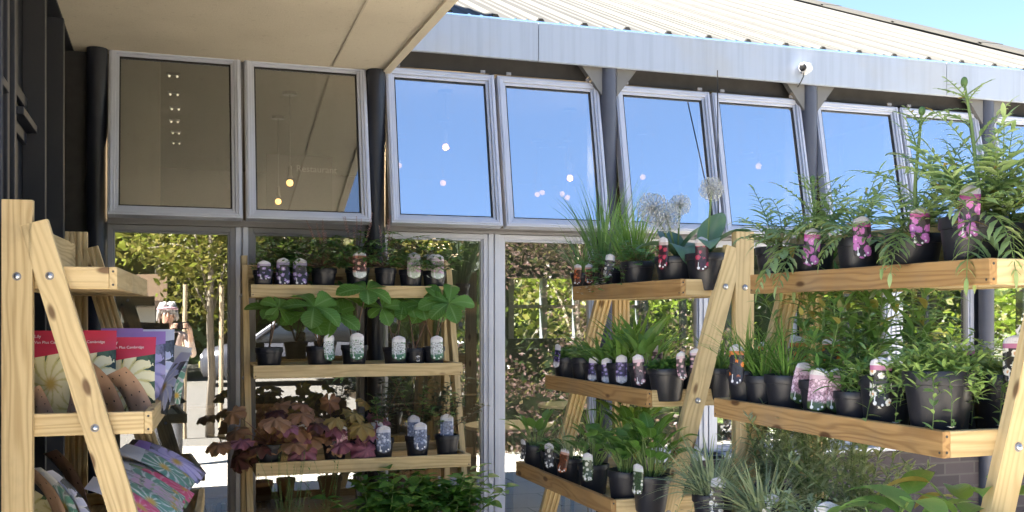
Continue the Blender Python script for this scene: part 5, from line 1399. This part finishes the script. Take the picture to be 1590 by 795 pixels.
# parked cars
plain('car_grey', (.10,.10,.115), .25, .05, 3, metallic=.4); plain('car_white', (.62,.63,.65), .25, .04, 3); plain('car_glass', (.02,.024,.03), .06, .1, 3); plain('tyre', (.014,.014,.015), .8); plain('lamp_red', (.35,.02,.02), .2); plain('number_plate', (.7,.62,.2), .4)
def car(label, x, y, rz, mat, L=4.3, Hc=1.48):
    t = thing('parked_car', label, 'car', (x,y,0), rz, group='cars parked across the forecourt')
    k = L/4.3; W = .86
    def loft(sections, mat, nm, par):
        m = MB(); n = len(sections[0])
        for s in sections: m.v += s; m.uv += [(0,0)]*len(s)
        for i in range(len(sections)-1):
            for j in range(n-1): a = i*n+j; m.f.append([a,a+1,a+n+1,a+n]); m.mi.append(0)
        m.f.append(list(range(n-1,-1,-1))); m.f.append(list(range((len(sections)-1)*n,len(sections)*n))); m.mi += [0,0]
        m.f.append([i*n for i in range(len(sections))][::1] + []) if False else None
        return m.build(nm, mat, par, smooth=True)
    low = [(-2.12,.42,.62,.70),(-2.05,.24,.78,.80),(-1.6,.20,.88,.84),(-.75,.20,.93,.86),(.6,.20,.95,.86),(1.5,.20,.93,.85),(1.95,.24,.90,.82),(2.12,.40,.74,.72)]
    secs = []
    for (px, z0, z1, w) in low:
        zm = z0+(z1-z0)*.6
        secs.append([(px*k,-w*.9,z0),(px*k,-w,z0+.1),(px*k,-w,zm),(px*k,-w*.93,z1),(px*k,0,z1+.03),(px*k,w*.93,z1),(px*k,w,zm),(px*k,w,z0+.1),(px*k,w*.9,z0),(px*k,-w*.9,z0)])
    bo = loft(secs, M[mat], 'body', t)
    cab = [(-1.15,.90,.91,.80),(-.55,.90,1.34,.68),(-.1,.90,Hc-.03,.64),(.7,.90,Hc,.63),(1.4,.90,Hc-.12,.64),(1.95,.90,.95,.76)]
    secs = []
    for (px, z0, z1, w) in cab: secs.append([(px*k,-.80,z0),(px*k,-w,z1-.02),(px*k,-w*.85,z1),(px*k,w*.85,z1),(px*k,w,z1-.02),(px*k,.80,z0),(px*k,-.80,z0)])
    co = loft(secs, M['car_glass'], 'cabin_glass', t)
    m = MB(); m.prism([(-.45*k,Hc-.115),(-.1*k,Hc-.018),(.7*k,Hc+.012),(1.38*k,Hc-.10),(1.2*k,Hc-.14),(.6*k,Hc-.06),(-.1*k,Hc-.09)], 'y', -.655, .655); m.build('roof', M[mat], t, bevel=.02)
    m = MB()
    for sg in (-1,1):
        for (a, b) in (((-1.12,.91),(-.50,1.36)),((.32,.92),(.36,Hc)),((1.95,.95),(1.35,Hc-.12))):
            ya, yb = sg*.815, sg*.665; m.tube([(a[0]*k,ya,a[1]),(b[0]*k,yb,b[1])], .035, 6)
    m.build('door_pillars', M[mat], t)
    for sx in (-1.32,1.32):
        for sy in (-1,1):
            m = MB(); m.lathe([(.20,-.10),(.30,-.10),(.325,-.07),(.325,.07),(.30,.10),(.20,.10)], 24)
            o = m.build('wheel', M['tyre'], t, smooth=True, M=axes((sx*k,sy*.76,.325),(1,0,0),(0,0,1),(0,-1,0)))
            m = MB(); m.lathe([(.03,-.085),(.205,-.095),(.205,.095),(.03,.085)], 16); m.build('rim', M['aluminium'], o)
    for sy in (-.6,.6):
        m = MB(); m.ball((-2.06*k,sy,.66), .12, 10, 6, 0, (.5,1.3,.6)); m.build('headlight', M['white_plastic'], t, smooth=True)
        m = MB(); m.ball((2.06*k,sy,.78), .11, 10, 6, 0, (.4,1.1,.8)); m.build('tail_light', M['lamp_red'], t, smooth=True)
    for sx in (-2.145,2.145):
        m = MB(); m.box(sx*k-.012,sx*k+.012,-.26,.26,.42,.53); m.build('number_plate', M['number_plate'], t)
x, y = mir(380,23); car('dark grey parked car beside the young staked tree', x+1.2, y, .06, 'car_grey')
x, y = mir(480,24); car('white parked car farther along the row', x+2.2, y, -.04, 'car_white', 4.5, 1.62)
x, y = mir(640,25); car('dark grey parked car at the end of the row near the yellow-green tree', x+3.0, y, .03, 'car_grey', 4.1)

# ------------------------------------------------------------------ the photographer
plain('skin', (.52,.31,.22), .5, .08, 12); plain('hair_grey', (.46,.44,.42), .6, .35, 40, streak=(20,20,60)); plain('headband', (.58,.36,.42), .7, .1, 30)
plain('blouse', (.55,.42,.36), .8, .2, 9); plain('trousers', (.085,.085,.095), .85, .2, 9); plain('shoe', (.03,.03,.03), .5); plain('eye_white', (.75,.73,.7), .2); plain('iris', (.05,.04,.03), .2); plain('lips', (.42,.16,.14), .5)
def person():
    t = thing('person', 'person with grey hair, pink headband, pale blouse and dark trousers holding up a phone', 'person', (.03,-5.68,0))
    J = {  # name: (position, rx, ry, parent)   facing +y
     'pel':((0,0,.90),.155,.115,None),'wai':((0,0,1.05),.130,.100,'pel'),'che':((0,.01,1.22),.155,.110,'wai'),'nek':((0,-.005,1.375),.055,.055,'che'),'jaw':((0,.02,1.435),.052,.055,'nek'),
     'hed':((0,.015,1.53),.078,.095,'jaw'),'cro':((0,.0,1.60),.060,.070,'hed')}
    for s, n in ((-1,'l'),(1,'r')):
        J.update({'hip'+n:((s*.085,0,.82),.088,.095,'pel'),'kne'+n:((s*.095,.015,.47),.056,.060,'hip'+n),'ank'+n:((s*.10,-.01,.09),.036,.042,'kne'+n),'toe'+n:((s*.115,.15,.035),.036,.028,'ank'+n),
          'sho'+n:((s*.165,-.01,1.315),.056,.056,'che'),'elb'+n:((s*.235+.01,.085,1.10),.040,.040,'sho'+n),'wri'+n:((.125+s*.085,.345,1.355),.025,.022,'elb'+n),'pal'+n:((.12+s*.080,.405,1.395),.030,.018,'wri'+n)}) 
    me = bpy.data.meshes.new('body'); ks = list(J); vs = [J[k][0] for k in ks]; es = [(ks.index(J[k][3]), i) for i, k in enumerate(ks) if J[k][3]]
    rad = [J[k][1:3] for k in ks]
    # five fingers on each hand, curled round the phone
    for s, n in ((-1,'l'),(1,'r')):
        p = V(J['pal'+n][0])
        for f, (dx, dz, l) in enumerate([(-s*.010,.026,.030),(-s*.004,.012,.033),(0,-.003,.032),(s*.002,-.017,.027)]):
            a = p + V((dx*.3,.012,dz*.8)); b = a + V((-s*.006,.032,.012)); c = b + V((-s*.030,.012,.004)); e = c + V((-s*.020,-.008,-.003))
            i0 = len(vs); vs += [tuple(a),tuple(b),tuple(c),tuple(e)]; rad += [(.010,.010),(.009,.009),(.0085,.0085),(.007,.007)]
            es += [(ks.index('pal'+n),i0),(i0,i0+1),(i0+1,i0+2),(i0+2,i0+3)]
        a = p + V((-s*.022,-.004,.012)); b = a + V((-s*.020,.010,.014)); i0 = len(vs); vs += [tuple(a),tuple(b)]; rad += [(.011,.011),(.009,.009)]; es += [(ks.index('pal'+n),i0),(i0,i0+1)]
    me.from_pydata(vs, es, []); o = bpy.data.objects.new('tmp', me); C.objects.link(o)
    sk = o.modifiers.new('s','SKIN'); sk.use_smooth_shade = True
    for i, v in enumerate(me.skin_vertices[0].data): v.radius = rad[i]; v.use_root = (i == 0)
    su = o.modifiers.new('u','SUBSURF'); su.levels = 2; su.render_levels = 2
    bpy.context.view_layer.update()
    m2 = bpy.data.meshes.new_from_object(o.evaluated_get(bpy.context.evaluated_depsgraph_get())); bpy.data.objects.remove(o)
    for nm in ('skin','blouse','trousers','shoe'): m2.materials.append(M[nm])
    for p in m2.polygons:
        c = p.center; p.use_smooth = True
        p.material_index = 3 if c.z < .085 else (2 if c.z < .93 and abs(c.x) < .2 and c.y < .2 else (1 if (c.z < 1.355 and c.y < .27) else 0))
    bo = bpy.data.objects.new('body', m2); C.objects.link(bo); bo.parent = t
    # face
    for s in (-1,1):
        m = MB(); m.ball((s*.030,.098,1.535), .0125, 10, 8); e = m.build('eye', M['eye_white'], bo, smooth=True)
        m = MB(); m.ball((s*.030,.1075,1.535), .006, 8, 6, 0, (1,.6,1)); m.build('iris', M['iris'], e, smooth=True)
        m = MB(); m.ball((s*.076,.005,1.525), .026, 10, 8, 0, (.35,.6,1.1)); m.build('ear', M['skin'], bo, smooth=True)
    m = MB(); m.tube([(0,.104,1.545),(0,.118,1.515),(0,.124,1.500),(0,.108,1.492)], [.006,.010,.013,.009], 8); m.build('nose', M['skin'], bo, smooth=True)
    m = MB(); m.tube([(-.024,.094,1.468),(-.010,.104,1.470),(.010,.104,1.470),(.024,.094,1.468)], [.003,.006,.006,.003], 6); m.build('mouth', M['lips'], bo, smooth=True)
    m = MB(); rng = random.Random(4)
    for i in range(150):
        a = rng.uniform(-2.75,2.75)-math.pi/2; z = rng.uniform(0,1)
        b = V((.088*math.cos(a)*(1-.35*z*z), .012+.100*math.sin(a)*(1-.35*z*z), 1.52+.115*z))
        if b.y > .06 and b.z < 1.585: continue
        e = b + V((math.cos(a)*.018, math.sin(a)*.014, -.05+rng.uniform(-.03,.01)))
        m.tube([b+V((0,0,.03)),b,e], [.016,.018,.006], 5)
    m.ball((0,.0,1.575), .092, 14, 9, 0, (.98,1.06,.80)); m.build('hair', M['hair_grey'], bo, smooth=True)
    m = MB(); pts = [(.093*math.cos(k*6.283/28), .010+.110*math.sin(k*6.283/28), 1.585+.010*math.sin(k*6.283/28)) for k in range(29)]
    m.tube(pts, .013, 8); m.build('headband', M['headband'], bo, smooth=True)
    ph = thing('phone', 'black phone held up sideways in both hands', 'phone', (.03+.12,-5.68+.452,1.415))
    m = MB(); m.box(-.076,.076,-.004,.004,-.036,.036); m.build('phone_case', M['black_plastic'], ph, bevel=.003)
    m = MB(); m.box(-.072,.072,-.0055,-.0042,-.033,.033); m.build('screen', M['car_glass'], ph)
    m = MB(); m.lathe([(.006,0),(.006,.002)], 14)
    q = m.build('lens', M['bolt'], ph, M=axes((-.06,.0045,.022),(1,0,0),(0,0,-1),(0,1,0)))
person()
